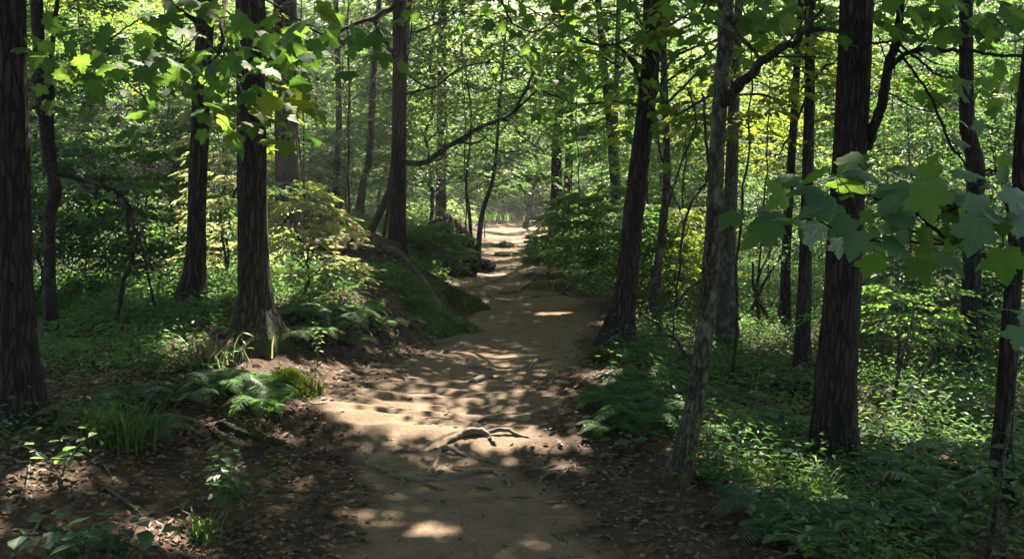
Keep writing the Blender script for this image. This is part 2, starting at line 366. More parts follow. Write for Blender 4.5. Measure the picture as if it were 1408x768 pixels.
def catmull(P, k):
    P = np.asarray(P, float)
    if len(P) < 3:
        t = np.linspace(0, 1, k)[:, None]; return P[0] + (P[-1] - P[0]) * t
    Q = np.vstack([2 * P[0] - P[1], P, 2 * P[-1] - P[-2]]); out = []
    m = len(P) - 1; ts = np.linspace(0, m, k)
    for t in ts:
        i = min(int(t), m - 1); f = t - i; a, b, c, d = Q[i:i+4]
        out.append(.5 * ((2*b) + (-a+c)*f + (2*a-5*b+4*c-d)*f*f + (-a+3*b-3*c+d)*f**3))
    return np.array(out)
def tube(mb, P, r, sides=6, lump=0.0, ridge=0.0, rs=9.0, flare=0.0, seed=0, cap=True, sq=1.0):
    P = np.asarray(P, float); K = len(P); r = np.broadcast_to(np.asarray(r, float), (K,)).copy()
    T = nrm(np.gradient(P, axis=0))
    ref = np.array([0, 1.0, 0]) if abs(T[:, 1]).mean() < .8 else np.array([1.0, 0, 0])
    A = nrm(np.cross(T, ref)); B = np.cross(T, A)
    th = np.linspace(0, 2 * np.pi, sides, endpoint=False)
    s = np.concatenate([[0], np.cumsum(np.linalg.norm(np.diff(P, axis=0), axis=1))])
    rad = r[:, None] * np.ones((1, sides))
    c, sn = np.cos(th)[None] + 0 * s[:, None], np.sin(th)[None] + 0 * s[:, None]
    if flare:
        h = np.maximum(P[:, 2] - P[0, 2] - .25, 0)[:, None]
        e = np.exp(-h / .26); lob = .5 + .5 * np.cos(5 * th + seed)[None]
        rad *= 1 + flare * e * (.45 + .9 * lob**2)
    if lump:
        rad *= 1 + lump * 2 * (vnoise(c * 1.6 + seed, sn * 1.6, s[:, None] * 2.2 + seed, seed) - .5)
    if ridge:
        q = vnoise(c * rs + 50, sn * rs + 50, s[:, None] * 1.5 + 10 * vnoise(c * 3, sn * 3, s[:, None] * .7, seed + 3), seed + 1)
        q2 = vnoise(c * rs * 2 + 50, sn * rs * 2 + 50, s[:, None] * 5, seed + 5)
        rad += ridge * ((1 - np.abs(2 * q - 1)) - .6) + ridge * .5 * (q2 - .5)
    V = P[:, None] + (c * rad)[..., None] * A[:, None] + (sn * rad * sq)[..., None] * B[:, None]
    i = np.arange(K - 1)[:, None]; j = np.arange(sides)[None]; j2 = (j + 1) % sides
    F = np.stack([i * sides + j, (i + 1) * sides + j, (i + 1) * sides + j2, i * sides + j2], -1).reshape(-1, 4)
    polys = [F]
    V = V.reshape(-1, 3)
    if cap: polys += [np.arange(sides)[::-1][None][:, ::-1], ((K - 1) * sides + np.arange(sides))[None]]
    mb.add(V, polys)
build_patches()

# ------------------------------------------------------------------ ground, path
def graded(lo, hi, d0, a, b, grow):
    """sample positions: step d0 between a and b, growing outside."""
    mid = list(np.arange(a, b, d0)); up = [b]; s = d0
    while up[-1] < hi: s *= grow; up.append(up[-1] + s)
    dn = [a - d0]; s = d0
    while dn[-1] > lo: s *= grow; dn.append(dn[-1] - s)
    return np.array(dn[::-1] + mid + up)
def grid_mesh(X, Y, Z):
    ny, nx = X.shape
    i = np.arange(ny - 1)[:, None]; j = np.arange(nx - 1)[None]
    F = np.stack([i*nx+j, i*nx+j+1, (i+1)*nx+j+1, (i+1)*nx+j], -1).reshape(-1, 4)
    return np.stack([X, Y, Z], -1).reshape(-1, 3), F
xs = graded(-150, 150, .05, -4.2, 4.2, 1.06); ys = graded(-14, 220, .05, 3.6, 14, 1.025)
GX, GY = np.meshgrid(xs, ys); GZ = H(GX, GY)
off = np.maximum(PL(GY) - GX, GX - PR(GY))
GZ = GZ - .035 * (1 - sstep(-.28, -.12, off))
V, F = grid_mesh(GX, GY, GZ)
mb = MB(); mb.add(V, [F]); gr = struct(mb.build('ground', M['soil'], smooth=True))
a = gr.data.attributes.new('dirt', 'FLOAT', 'POINT')
def dirt_of(x, y):
    o_ = np.maximum(PL(y) - x + .35 * (1 - sstep(5.0, 7.2, y)), x - PR(y) + .30 * (1 - sstep(5.0, 10.5, y)))
    return 1 - sstep(np.interp(y, [8, 13], [-.55, -.3]), .17, o_ + .5 * fbm(x * 1.4, y * 1.4, 51) + .25 * fbm(x * 5, y * 5, 53))
dirt = dirt_of(GX, GY); a.data.foreach_set('value', dirt.reshape(-1).astype(np.float32))
pys = graded(-14, 75, .035, 3.6, 12, 1.02); u = np.linspace(0, 1, 61)
PYg, Ug = np.meshgrid(pys, u, indexing='ij')
wl = PL(PYg) + .10 * fbm(PYg * 2.2, PYg * 0, 61) * 1.5; wr = PR(PYg) + .10 * fbm(PYg * 2.2, PYg * 0 + 7, 63) * 1.5
PXg = wl + (wr - wl) * Ug
e = np.minimum(Ug, 1 - Ug) * (wr - wl)
PZg = H(PXg, PYg) + .006 - .05 * (1 - sstep(0, .10, e))
V, F = grid_mesh(PXg, PYg, PZg)
mb = MB(); mb.add(V, [F]); pa = struct(mb.build('path', M['soil'], smooth=True))
a = pa.data.attributes.new('dirt', 'FLOAT', 'POINT')
offp = np.maximum(PL(PYg) - PXg, PXg - PR(PYg)); a.data.foreach_set('value', dirt_of(PXg, PYg).reshape(-1).astype(np.float32))

# ------------------------------------------------------------------ trees
HIGH = dict(z0=6.0, z1=13.0, R=5.0, nb=36, ns=9, nl=28, size=.17, tm=T_QUAD)  # crowns above the view; spread, lean and density shaped to shade the floor
def crown_build(root, g, trunk, rad, cr, barkm, leafm, skip_keep=False, name='crown'):
    """Limbs from the trunk plus flat leafy sprays along them."""
    lm, bm = MB(), MB()
    z = trunk[:, 2]; zb = ORG[root.name][2]
    A, D, L = [], [], []
    for k in range(cr['nb']):
        f = (k + g.random()) / cr['nb']; h = zb + cr['z0'] + (cr['z1'] - cr['z0']) * f
        h = min(h, z[-1] - .05); i = int(np.searchsorted(z, h)); i = min(max(i, 1), len(z) - 1)
        p0 = trunk[i]; az = k * 2.399 + g.uniform(-.5, .5) + cr.get('az', 0)
        Lb = cr['R'] * (1 - .55 * f) * g.uniform(.65, 1.1)
        lean = np.array(cr.get('lean', (0, 0, 0))) * Lb
        rise = g.uniform(*cr.get('rise', (.1, .5))) * Lb
        for attempt in range(10):
            dx = np.array([math.cos(az), math.sin(az), 0])
            pts = catmull([p0, p0 + dx * Lb * .35 + [0, 0, rise * .6], p0 + dx * Lb * .7 + [0, 0, rise * .95] + lean * .6, p0 + dx * Lb + lean + [0, 0, rise * cr.get('tip', .7)]], 9)
            if skip_keep or Lb < 1.3 or limbkeep(catmull(pts, 40)): break
            az += g.uniform(.3, .8); rise *= .9; Lb *= .95
        else: continue
        pts[1:-1] += g.normal(0, .03 * Lb, (7, 3))
        rb = min(rad[i] * .45, .012 * Lb + .004)
        tube(bm, pts, np.linspace(rb, rb * .2, 9), 5 if rb > .01 else 4, cap=False)
        ns = cr['ns']
        for s in range(ns):
            t = .25 + .75 * (s + g.random()) / ns; q = t * 8; i0 = min(int(q), 7); p = pts[i0] + (pts[i0+1] - pts[i0]) * (q - i0)
            sd = 1 if s % 2 else -1; a2 = az + sd * g.uniform(.3, 1.2) * (1.15 - t)
            A.append(p); D.append((math.cos(a2), math.sin(a2), g.uniform(-.15, .2))); L.append(Lb * g.uniform(.22, .42) + .1)
    P, d, n, sz = sprays(g, np.array(A), np.array(D), np.array(L), cr['nl'], cr['size'], cr.get('width', .45), cr.get('droop', .25), cr.get('tilt', .35))
    if not skip_keep:
        k = sunkeep(P); P, d, n, sz = P[k], d[k], n[k], sz[k]
    place(lm, cr['tm'], P, d, n, sz)
    bm.build('limbs', barkm, root, smooth=True)
    lm.build(name, leafm, root)

def tree(name, label, cat, poly, Y, top=12.0, bark='bark', leaf='green', crown=HIGH, lean=0.0, flare=.6, ridge=.006, group=None, seed=1, sides=22, base=None, tipx=0.0):
    """poly: (px, py, width px) from the top of what shows down to the base; trunk goes on above the frame to height top."""
    g = np.random.default_rng(seed)
    b = ground(poly[-1][0], poly[-1][1]) if base is None else np.array(base)
    if Y is not None: b = at(poly[-1][0], poly[-1][1], Y); b[2] = H(b[0], b[1])
    Yb = b[1]
    pts = []; rr = []
    for (px, py, w) in reversed(poly[:-1]):
        pts.append(at(px, py, Yb)); rr.append(w * Yb / FPX / 2 * .93)
    pts = [b] + pts; rr = [poly[-1][2] * Yb / FPX / 2] + rr
    pts = np.array(pts); rr = np.array(rr)
    d = pts[-1] - pts[-2] if len(pts) > 1 else np.array([0, 0, 1.0]); d = d / np.linalg.norm(d); d = nrm(d * .6 + np.array([tipx, 0, .7]))
    hz = top - (pts[-1][2] - b[2])
    if hz > .3:
        for f in (.35, .7, 1.0):
            pts = np.vstack([pts, pts[-1] + d * hz * (.35 if f < .9 else .3) + [g.normal(0, .1), g.normal(0, .1), 0]]); rr = np.append(rr, rr[len(poly)-1] * (1 - .75 * f))
    pts = np.vstack([pts[0] - [0, 0, .25], pts]); rr = np.insert(rr, 0, rr[0])
    s = np.concatenate([[0], np.cumsum(np.linalg.norm(np.diff(pts, axis=0), axis=1))])
    k = int(max(24, min(150, s[-1] / .09)))
    C = catmull(pts, 240); sc = np.concatenate([[0], np.cumsum(np.linalg.norm(np.diff(C, axis=0), axis=1))])
    tt = np.concatenate([np.linspace(0, min(5.5, sc[-1]), k, endpoint=False), np.linspace(min(5.5, sc[-1]), sc[-1], 12)]) if sc[-1] > 6 else np.linspace(0, sc[-1], k)
    C = np.column_stack([np.interp(tt, sc, C[:, i]) for i in range(3)])
    rad = np.interp(tt / sc[-1], s / s[-1], rr)
    root = thing(name, b, label, cat, group)
    mb = MB(); tube(mb, C, rad, sides, lump=.06, ridge=ridge, rs=6 if rr[1] > .06 else 4, flare=flare, seed=seed)
    mb.build('trunk', M[bark], root, smooth=True)
    if crown: crown_build(root, g, C, rad, crown, M['bark_thin'], M[leaf])
    return root, C, rad
def limb(root, px_pts, Ys, w, mat='bark_thin', name='branch', twigs=(), sides=7, lump=.08):
    """A branch drawn as pixels of the photograph at given depths; twigs are thinner forks in the same mesh."""
    mb = MB(); main = None; gj = np.random.default_rng(int(px_pts[0][0]) + len(px_pts))
    for pl, yy, ww in [(px_pts, Ys, w)] + list(twigs):
        yy = np.linspace(yy[0], yy[1], len(pl)) if len(yy) == 2 else yy
        P = np.array([at(x, y, Y) for (x, y), Y in zip(pl, yy)]); r = np.linspace(ww[0], ww[1], len(pl)) * np.array(yy) / FPX / 2
        C = catmull(P, 6 * len(pl))
        if main is None: main = C
        else:
            dist = np.linalg.norm(main - C[0], axis=1); dist2 = np.linalg.norm(main - C[-1], axis=1)
            e0 = 0 if dist.min() <= dist2.min() else len(C) - 1; tgt = main[int((dist if e0 == 0 else dist2).argmin())]
            wgt = np.linspace(1, 0, len(C)) if e0 == 0 else np.linspace(0, 1, len(C)); C = C + (tgt - C[e0]) * (wgt**3)[:, None]
        rad = np.interp(np.linspace(0, 1, len(C)), np.linspace(0, 1, len(r)), r)
        kink = np.cumsum(gj.normal(0, .006, (len(C), 3)), 0); kink -= kink[0] + (kink[-1] - kink[0]) * np.linspace(0, 1, len(C))[:, None]
        C = C + kink * min(1.0, rad.mean() / .01)
        if main is not None and pl is not px_pts: pass
        tube(mb, C, rad, sides, lump=lump * 1.6, seed=len(pl))
        if pl is px_pts: main = C
        for q in range(max(2, len(C) // 9)):
            i = int(gj.integers(len(C) // 4, len(C) - 1)); dr = nrm(C[min(i + 1, len(C) - 1)] - C[i - 1]) * .6 + gj.normal(0, .5, 3); ln = gj.uniform(.12, .38)
            T3 = catmull([C[i], C[i] + dr * ln * .5 + gj.normal(0, .02, 3), C[i] + dr * ln + gj.normal(0, .03, 3)], 6); r3 = min(rad[i] * .5, .006); tube(mb, T3, np.linspace(r3, r3 * .3, 6), 5, cap=False)
    return mb.build(name, M[mat], root, smooth=True)
def leaf_cloud(root, g, items, tm, mat, name='leaves', keep=False):
    """items: (px, py, Y, spread px, n leaves, size, (dx,dy) direction px)"""
    mb = MB(); PP = []
    for px, py, Y, sx, sy, n, size, dr in items:
        p = np.array([at(px + g.normal(0, sx), py + g.normal(0, sy), Y + g.normal(0, .35)) for _ in range(n)])
        d = np.array([dr[0], g.normal(0, .1), -dr[1]]) + g.normal(0, .55, (n, 3)); d[:, 2] = d[:, 2] * .6 - .25
        nn = np.array([0, -.35, 1.0]) + g.normal(0, .38, (n, 3))
        kp = sunkeep(p); p, d, nn = p[kp], d[kp], nn[kp]
        place(mb, tm, p, d, nn, size * g.uniform(.7, 1.15, len(p)))
    return mb.build(name, M[mat], root, smooth=True)

def hc(**k):
    d = dict(HIGH); d.update(k); return d
gL = np.random.default_rng(99)
t_edge, _, _ = tree('tree', 'thick dark furrowed tree cut by the left edge of the photo', 'tree', [(12,0,46),(16,200,46),(20,400,52),(26,560,62),(30,668,78)], 5.9, 12, 'bark', 'green', hc(z0=4.6, R=5.5, nb=90, lean=(.2,0,0)), seed=11, ridge=.010, sides=30)
t_dark, _, _ = tree('tree', 'thin dark crooked tree with an arching bare branch, right of the thick edge tree', 'tree', [(50,0,18),(57,110,16),(66,215,17),(76,262,19),(68,300,17),(69,400,16),(74,528,20)], 8.6, 9, 'bark_thin', 'green', hc(z0=4.5, z1=9, R=4, nb=34), seed=12, sides=14, ridge=.003, flare=.2)
t_rim, _, _ = tree('tree', 'slim slightly bowed tree with a sunlit left edge, left of the larger straight trunk', 'tree', [(283,0,25),(277,120,25),(272,250,26),(268,370,28),(265,492,32)], 9.2, 12, 'bark_brown', 'green', hc(z0=5.5, R=3.4), seed=13)
t_bank, _, _ = tree('tree', 'straight furrowed tree on the left bank with ferns and moss at its foot', 'tree', [(344,0,42),(345,150,41),(347,300,42),(350,420,46),(353,508,56)], 8.2, 13, 'bark_brown', 'green', hc(z0=5.5, R=4.2, lean=(.25,0,0)), seed=14, ridge=.009, sides=30, flare=.7)
t_behind, _, _ = tree('tree', 'dim thick tree half hidden behind the straight left bank tree', 'tree', [(392,0,34),(394,200,34),(396,380,36)], 14.5, 14, 'bark', 'green', hc(z0=6, R=4.2), seed=15)
t_hem, hemC, hemR = tree('tree', 'slender dark tree rising above the fallen log on the left bank', 'tree', [(549,0,20),(549,120,21),(548,240,23),(545,330,24),(541,412,28)], 12.6, 13, 'bark', 'hemlock', hc(z0=5.5, z1=13, R=6, nb=64, lean=(.45,.1,0)), seed=16, sides=18)
t_far1, _, _ = tree('tree', 'dark upright tree beside the far bend of the path, nearer of the pair', 'tree', [(766,195,15),(765,260,16),(763,335,18)], 26, 13, 'bark', 'green', hc(z0=7, R=6, nb=56, lean=(-.2,-.2,0)), seed=17, sides=14, ridge=.004)
t_far2, _, _ = tree('tree', 'narrower dark tree just behind and right of the tree at the far bend', 'tree', [(783,205,12),(781,250,12),(778,305,14)], 31, 13, 'bark', 'green', hc(R=4.5, nb=30), seed=18, sides=12, ridge=.003)
t_lean, _, _ = tree('tree', 'leaning tree at the right side of the path with a mossy flared base', 'tree', [(897,10,25),(890,130,27),(876,250,29),(861,390,31),(848,492,42)], 10.2, 12, 'bark_brown', 'maple', hc(z0=5, R=6, nb=105, lean=(-.35,.25,0)), seed=19, flare=.5, ridge=.006)
t_sap, _, _ = tree('tree', 'pale grey curving young tree at the near right of the path', 'tree', [(998,0,23),(993,100,22),(986,200,22),(982,300,24),(972,430,25),(955,560,29),(930,690,36)], 5.45, 9, 'bark_grey', 'maple', hc(z0=4.2, z1=9, R=4.4, nb=40, lean=(-.15,-.1,0)), seed=20, ridge=.0015, flare=.2, sides=24)
t_big, _, _ = tree('tree', 'largest dark furrowed trunk standing in the undergrowth right of the path', 'tree', [(1178,0,46),(1174,100,47),(1166,250,49),(1158,400,53),(1150,520,58),(1147,632,64)], 6.7, 14, 'bark', 'maple', hc(z0=5.2, R=4.2), seed=21, ridge=.009, sides=32, flare=.35)
t_mid, _, _ = tree('tree', 'straight slim tree between the pale young tree and the largest trunk', 'tree', [(1113,55,14),(1112,180,16),(1108,330,18),(1103,498,22)], 9.6, 11, 'bark', 'green', hc(z0=5, R=5.2, nb=56, lean=(.2,.1,0)), seed=22, sides=16, ridge=.004)
t_right, _, _ = tree('tree', 'dark tree with a bend in its trunk, between the largest trunk and right edge', 'tree', [(1329,130,20),(1334,190,22),(1342,235,26),(1338,320,25),(1334,475,28)], 9.8, 11, 'bark', 'maple', hc(z0=4.8, R=5.4, nb=56, lean=(.1,.2,0)), seed=23, ridge=.004)
t_redge, _, _ = tree('tree', 'thin dark tree at the right edge behind the spreading maple leaves', 'tree', [(1412,130,24),(1402,280,23),(1390,430,24),(1377,620,26),(1372,692,30)], 5.9, 9, 'bark', 'maple', hc(z0=4.6, z1=9, R=4.4, nb=34), seed=24, ridge=.004)
t_grey, _, _ = tree('tree', 'pale grey fluted tree mostly hidden behind the curving young tree', 'tree', [(1016,0,11),(1010,120,15),(1005,262,19),(1001,330,23),(999,390,27),(1000,455,32)], 11.5, 10, 'bark_grey', 'yellow', hc(z0=4.6, z1=9, R=2.8, nb=26), seed=25, ridge=.008, flare=.3)
t_pale, _, _ = tree('tree', 'thin pale tree in the shrubs between the leaning tree and the curving young tree', 'tree', [(917,230,11),(912,300,12),(904,370,13),(896,436,16)], 12.5, 9, 'bark_grey', 'yellow', hc(z0=2.4, z1=10.5, R=4.3, nb=80, nl=20, size=.12, tm=T_FOLD, lean=(-.15,.5,0)), seed=26, sides=12, ridge=.002)
t_pl, _, _ = tree('tree', 'slim far tree with pale bark, left of the leaning tree', 'tree', [(846,180,9),(849,250,9),(851,318,10)], 22, 11, 'bark_grey', 'pale', hc(z0=5, z1=11, R=5, nb=70, lean=(-.3,-.6,0)), seed=27, sides=10, ridge=.002)
t_pd, _, _ = tree('tree', 'slim far tree with dark bark, beside the pale barked one', 'tree', [(832,110,11),(841,200,11),(852,308,13)], 20, 12, 'bark', 'green', hc(z0=5.5, z1=12, R=5.5, nb=90, lean=(-.3,-.5,0)), seed=28, sides=10, ridge=.003)
t_slen, _, _ = tree('tree', 'slender leaning sapling beside the dark hollow on the left of the far path', 'tree', [(681,225,5),(672,265,6),(662,300,7),(655,340,9)], 19, 6, 'bark_thin', 'cool', dict(z0=1.5, z1=5.5, R=1.7, nb=20, ns=7, nl=14, size=.10, tm=T_FOLD), seed=29, sides=8, ridge=.001)
t_slen2, _, _ = tree('tree', 'short thin sapling left of the leaning sapling beside the dark hollow', 'tree', [(641,250,4),(645,290,5),(650,335,6)], 19.6, 5.2, 'bark_thin', 'cool', dict(z0=1.4, z1=5, R=1.5, nb=18, ns=7, nl=14, size=.10, tm=T_FOLD), seed=30, sides=8, ridge=.001)
t_crook, _, _ = tree('tree', 'crooked dark young tree leaning left of the slender hemlock tree', 'tree', [(541,232,11),(530,275,11),(513,312,11),(503,340,12),(499,372,13)], 14.3, 7, 'bark_thin', 'hemlock', dict(z0=2.4, z1=6.6, R=1.8, nb=18, ns=7, nl=16, size=.07, tm=T_NARROW), seed=31, sides=10, ridge=.002)
t_thin, _, _ = tree('tree', 'pencil thin leaning stem between the crooked young tree and the slender hemlock tree', 'tree', [(538,250,4),(530,310,5),(519,372,6)], 13.6, 4, 'bark_thin', 'hemlock', None, seed=32, sides=8, ridge=0)
t_d1, _, _ = tree('tree', 'short dark tree in the shade left of the slim straight tree', 'tree', [(1084,290,13),(1081,350,14),(1079,437,16)], 13, 9, 'bark', 'green', hc(z0=3.4, z1=9, R=4.2, nb=44, nl=20, size=.13), seed=33, sides=12)
t_c1, _, _ = tree('tree', 'dark twin stem behind the crooked young tree, left stem', 'tree', [(508,205,10),(500,250,10),(492,300,11)], 20, 10, 'bark', 'hemlock', hc(z0=5, z1=10, R=4.5, nb=40, lean=(.3,0,0)), seed=34, sides=10, ridge=.002)
t_c2, _, _ = tree('tree', 'dim straight tree between the half hidden thick tree and the crooked one', 'tree', [(466,150,9),(463,220,10),(460,290,12)], 21, 11, 'bark', 'green', hc(z0=5, z1=11, R=4.5, nb=44, lean=(.3,0,0)), seed=35, sides=10, ridge=.002)
t_l1, _, _ = tree('tree', 'blurred dark trunk in the far left wood seen past the thin crooked tree', 'tree', [(120,90,18),(121,150,18),(123,300,20)], 19, 12, 'bark', 'green', hc(R=3.6, nb=20), seed=36, sides=12)
t_l2, _, _ = tree('tree', 'dim trunk at far left between the edge tree and the thin crooked tree', 'tree', [(44,120,15),(45,190,15),(46,330,17)], 20, 12, 'bark', 'green', hc(R=3.6, nb=20), seed=37, sides=12)
t_r1, _, _ = tree('tree', 'pale dim trunk in the bright far wood right of the bent dark tree', 'tree', [(1366,150,11),(1362,210,12),(1360,330,13)], 20, 12, 'bark', 'pale', hc(z0=4, R=3.0, nb=18), seed=38, sides=10)
t_m2, _, _ = tree('tree', 'hazy trunk hanging in the foliage above the path bend', 'tree', [(609,30,13),(608,70,13),(606,300,15)], 27, 14, 'bark', 'pale', hc(R=3.8, nb=24), seed=39, sides=10)
t_fl, _, _ = tree('tree', 'tilted reddish trunk standing in the bright grass past the path bend', 'tree', [(737,240,6),(730,270,6),(722,300,7)], 38, 7, 'bark_brown', 'pale', hc(z0=3.5, z1=6.5, R=2.2, nb=16), seed=40, sides=8, ridge=.001)

# branches drawn across the view
limb(t_dark, [(75,238),(110,243),(140,254),(165,275),(175,300),(180,330),(192,345)], (8.6, 8.2), (9, 4), twigs=[([(110,243),(150,255),(178,280),(186,310),(200,345),(212,420)], (8.5, 8.3), (6, 3)), ([(128,262),(115,285),(95,310),(75,328)], (8.4, 8.4), (4, 3)), ([(62,40),(70,22),(79,0)], (8.6, 8.6), (8, 6)), ([(60,105),(45,110),(30,125)], (8.6, 8.3), (6, 4))])
limb(t_dark, [(182,345),(172,385),(163,430),(162,480)], (8.3, 8.4), (6, 7))
limb(t_hem, [(548,222),(585,222),(622,197),(670,172),(705,155),(742,120)], (12.6, 11.6), (9, 3), twigs=[([(622,199),(650,195),(668,188)], (12.1, 12), (4, 2)), ([(705,152),(722,128),(735,100)], (11.8, 11.5), (5, 3)), ([(690,165),(705,170),(720,186),(745,205)], (11.9, 11.5), (3, 1.5))])
limb(t_hem, [(549,10),(515,22),(480,36),(452,52)], (12.6, 12), (9, 4), twigs=[([(549,130),(575,122),(600,120)], (12.6, 12.3), (5, 2))])
limb(t_sap, [(988,150),(1003,128),(1022,106),(1045,80),(1070,62),(1098,47),(1118,37),(1158,45)], (5.45, 5.0), (16, 6), twigs=[([(1047,78),(1025,58),(1008,38),(1000,20)], (5.3, 5.2), (6, 3)), ([(1117,38),(1115,18),(1116,-20)], (5.1, 5.0), (8, 5)), ([(1085,55),(1099,36),(1108,12)], (5.15, 5.1), (3, 2))])
limb(t_sap, [(970,460),(948,490),(928,470),(905,450),(880,430)], (5.45, 6.2), (6, 3), twigs=[([(984,290),(972,345),(960,360)], (5.4, 5.3), (3, 2)), ([(965,130),(966,160),(975,230),(955,270),(945,330),(952,360),(950,440)], (5.9, 5.9), (4, 3)), ([(945,120),(958,170),(944,230),(948,330)], (6.2, 6.2), (3, 2)), ([(960,560),(948,545),(938,540)], (5.45, 5.35), (8, 6))])
limb(t_big, [(1192,205),(1203,170),(1212,120),(1222,70),(1236,8),(1242,-40)], (6.7, 6.4), (16, 9), mat='bark', twigs=[([(1212,96),(1235,82),(1265,74),(1300,72),(1350,72),(1415,76)], (6.6, 5.9), (8, 4)), ([(1250,60),(1275,88),(1300,102),(1330,102)], (6.4, 6.2), (4, 2)), ([(1196,60),(1240,62),(1262,68)], (6.6, 6.4), (4, 3)), ([(1262,75),(1290,130),(1310,190),(1325,215),(1332,230)], (6.4, 6.3), (4, 3)), ([(1212,125),(1235,137),(1262,150),(1285,155)], (6.5, 6.3), (3, 1.5))])
limb(t_mid, [(1112,115),(1135,95),(1152,80)], (9.6, 9.4), (4, 2), twigs=[([(1110,180),(1085,200),(1065,215)], (9.6, 9.4), (4, 2))])
limb(t_lean, [(880,110),(870,90),(850,70),(820,64),(790,50),(770,20)], (10.2, 9.2), (7, 3), twigs=[([(889,140),(905,190),(918,250),(935,290)], (10.1, 9.8), (4, 2)), ([(690,0),(700,30),(722,58),(742,70)], (9, 9), (4, 2))])
limb(t_redge, [(1398,330),(1380,338),(1366,355)], (5.9, 5.7), (6, 3), twigs=[([(1398,290),(1375,235),(1362,232),(1345,240)], (5.9, 6.2), (5, 3))])
limb(t_bank, [(357,0),(361,28),(362,60),(360,110)], (8.0, 7.6), (6, 4), twigs=[([(350,60),(330,90),(310,110),(290,115)], (8.1, 7.0), (4, 2))])
limb(t_rim, [(270,30),(255,20),(236,8),(225,-10)], (9.2, 8.6), (7, 4), twigs=[([(215,30),(232,56),(250,62),(262,45),(270,20)], (8.6, 8.8), (3, 2)), ([(300,100),(312,92),(318,75)], (9, 8.8), (3, 2))])

# maple leaves hanging into view from those trees
g = np.random.default_rng(5)
def bunch(cx, cy, Y, n, size, sx=42, sy=16, dr=(.3, .4)): return (cx, cy, Y, sx, sy, int(n * .6), size * .8, dr)
limb(t_bank, [(345,-160),(325,-60),(310,20),(305,70),(280,112)], (8.2, 6.2, 5.3, 5.1, 5.1), (9, 2), twigs=[([(312,10),(350,40),(380,90),(405,128)], (5.3, 5.0), (3, 1.5)), ([(322,-40),(380,0),(430,40),(470,66)], (5.8, 5.6), (4, 2)), ([(305,60),(330,120),(350,185)], (5.1, 5.0), (3, 1.5)), ([(308,40),(275,50),(245,75)], (5.3, 5.2), (3, 1.5))])
limb(t_dark, [(58,130),(90,95),(130,90),(170,115),(205,145)], (8.6, 7.2, 6.3, 5.8, 5.6), (7, 2), twigs=[([(110,92),(150,55),(185,30),(220,18)], (6.6, 6.3), (3, 1.5)), ([(95,94),(88,60),(70,40)], (7.0, 6.2), (3, 1.5)), ([(150,102),(180,90),(222,66)], (6.0, 6.2), (3, 1.5))])
leaf_cloud(t_bank, g, [bunch(*a) for a in [(300,20,5.2,26,.15),(350,40,5.0,26,.15),(250,70,5.4,20,.15),(310,85,5.1,26,.15),(370,90,5.0,22,.15),(335,140,5.0,24,.15),(270,110,5.3,16,.14),(390,40,5.2,24,.15),(420,80,5.3,18,.14),(350,190,5.2,12,.14),(300,170,5.4,12,.13),(440,30,5.6,18,.14),(470,60,6.0,18,.14),(400,110,5.2,12,.14)]], T_MAPLE, 'maple')
leaf_cloud(t_bank, g, [(372,140,4.7,12,10,5,.115,(.3,.4)),(415,142,4.7,14,8,6,.115,(.6,.3)),(440,8,4.5,14,6,5,.13,(.6,.3)),(395,126,4.8,12,8,4,.11,(.4,.4))], T_MAPLE, 'yellow', 'sunny_leaves')  # sunlit leaves given a yellower colour than the rest of the tree
leaf_cloud(t_dark, g, [bunch(*a) for a in [(110,80,6.0,24,.15),(150,105,5.8,26,.15),(190,140,5.8,18,.14),(90,40,6.2,20,.15),(60,110,6.2,10,.15),(220,60,6.5,20,.14),(160,40,6.5,24,.14),(40,60,6.2,14,.15),(205,15,6.5,18,.15),(175,160,5.8,10,.14),(100,262,8.0,7,.12)]], T_MAPLE, 'maple')
leaf_cloud(t_lean, g, [bunch(a[0], a[1], a[2], a[3], a[4], 50, 22, (.0,.5)) for a in [(760,20,8,40,.14),(700,10,8.5,30,.14),(820,50,8.5,44,.13),(780,90,8.8,36,.13),(740,60,8.8,24,.13),(850,110,9,40,.13),(930,60,9,36,.13),(900,130,9.2,30,.13),(820,150,9.5,40,.12),(880,200,9.6,36,.12),(760,150,9.6,24,.12),(930,170,9.6,24,.12),(850,30,8.6,36,.13),(640,30,9.5,26,.13),(690,80,10,24,.12)]], T_MAPLE, 'maple')
leaf_cloud(t_sap, g, [bunch(*a) for a in [(1040,20,6,26,.14),(1090,10,6,26,.14),(1010,60,6.6,16,.14),(960,20,7,26,.14),(1070,40,6.6,18,.13),(985,0,5.6,14,.14)]], T_MAPLE, 'maple')
leaf_cloud(t_big, g, [bunch(*a) for a in [(1240,20,6.6,22,.15),(1290,20,6.2,26,.16),(1340,30,6.4,26,.16),(1390,40,6.4,20,.16),(1300,115,6.6,14,.15),(1340,120,6.5,22,.15),(1390,110,6.4,18,.15),(1220,30,7,16,.14),(1130,15,7,18,.14),(1370,10,5.6,18,.16),(1275,10,5.0,9,.17)]], T_MAPLE, 'maple')
leaf_cloud(t_redge, g, [bunch(*a) for a in [(1400,180,6.2,16,.15),(1385,250,6.2,8,.14),(1405,440,5.6,10,.15)]], T_MAPLE, 'maple_skylit')

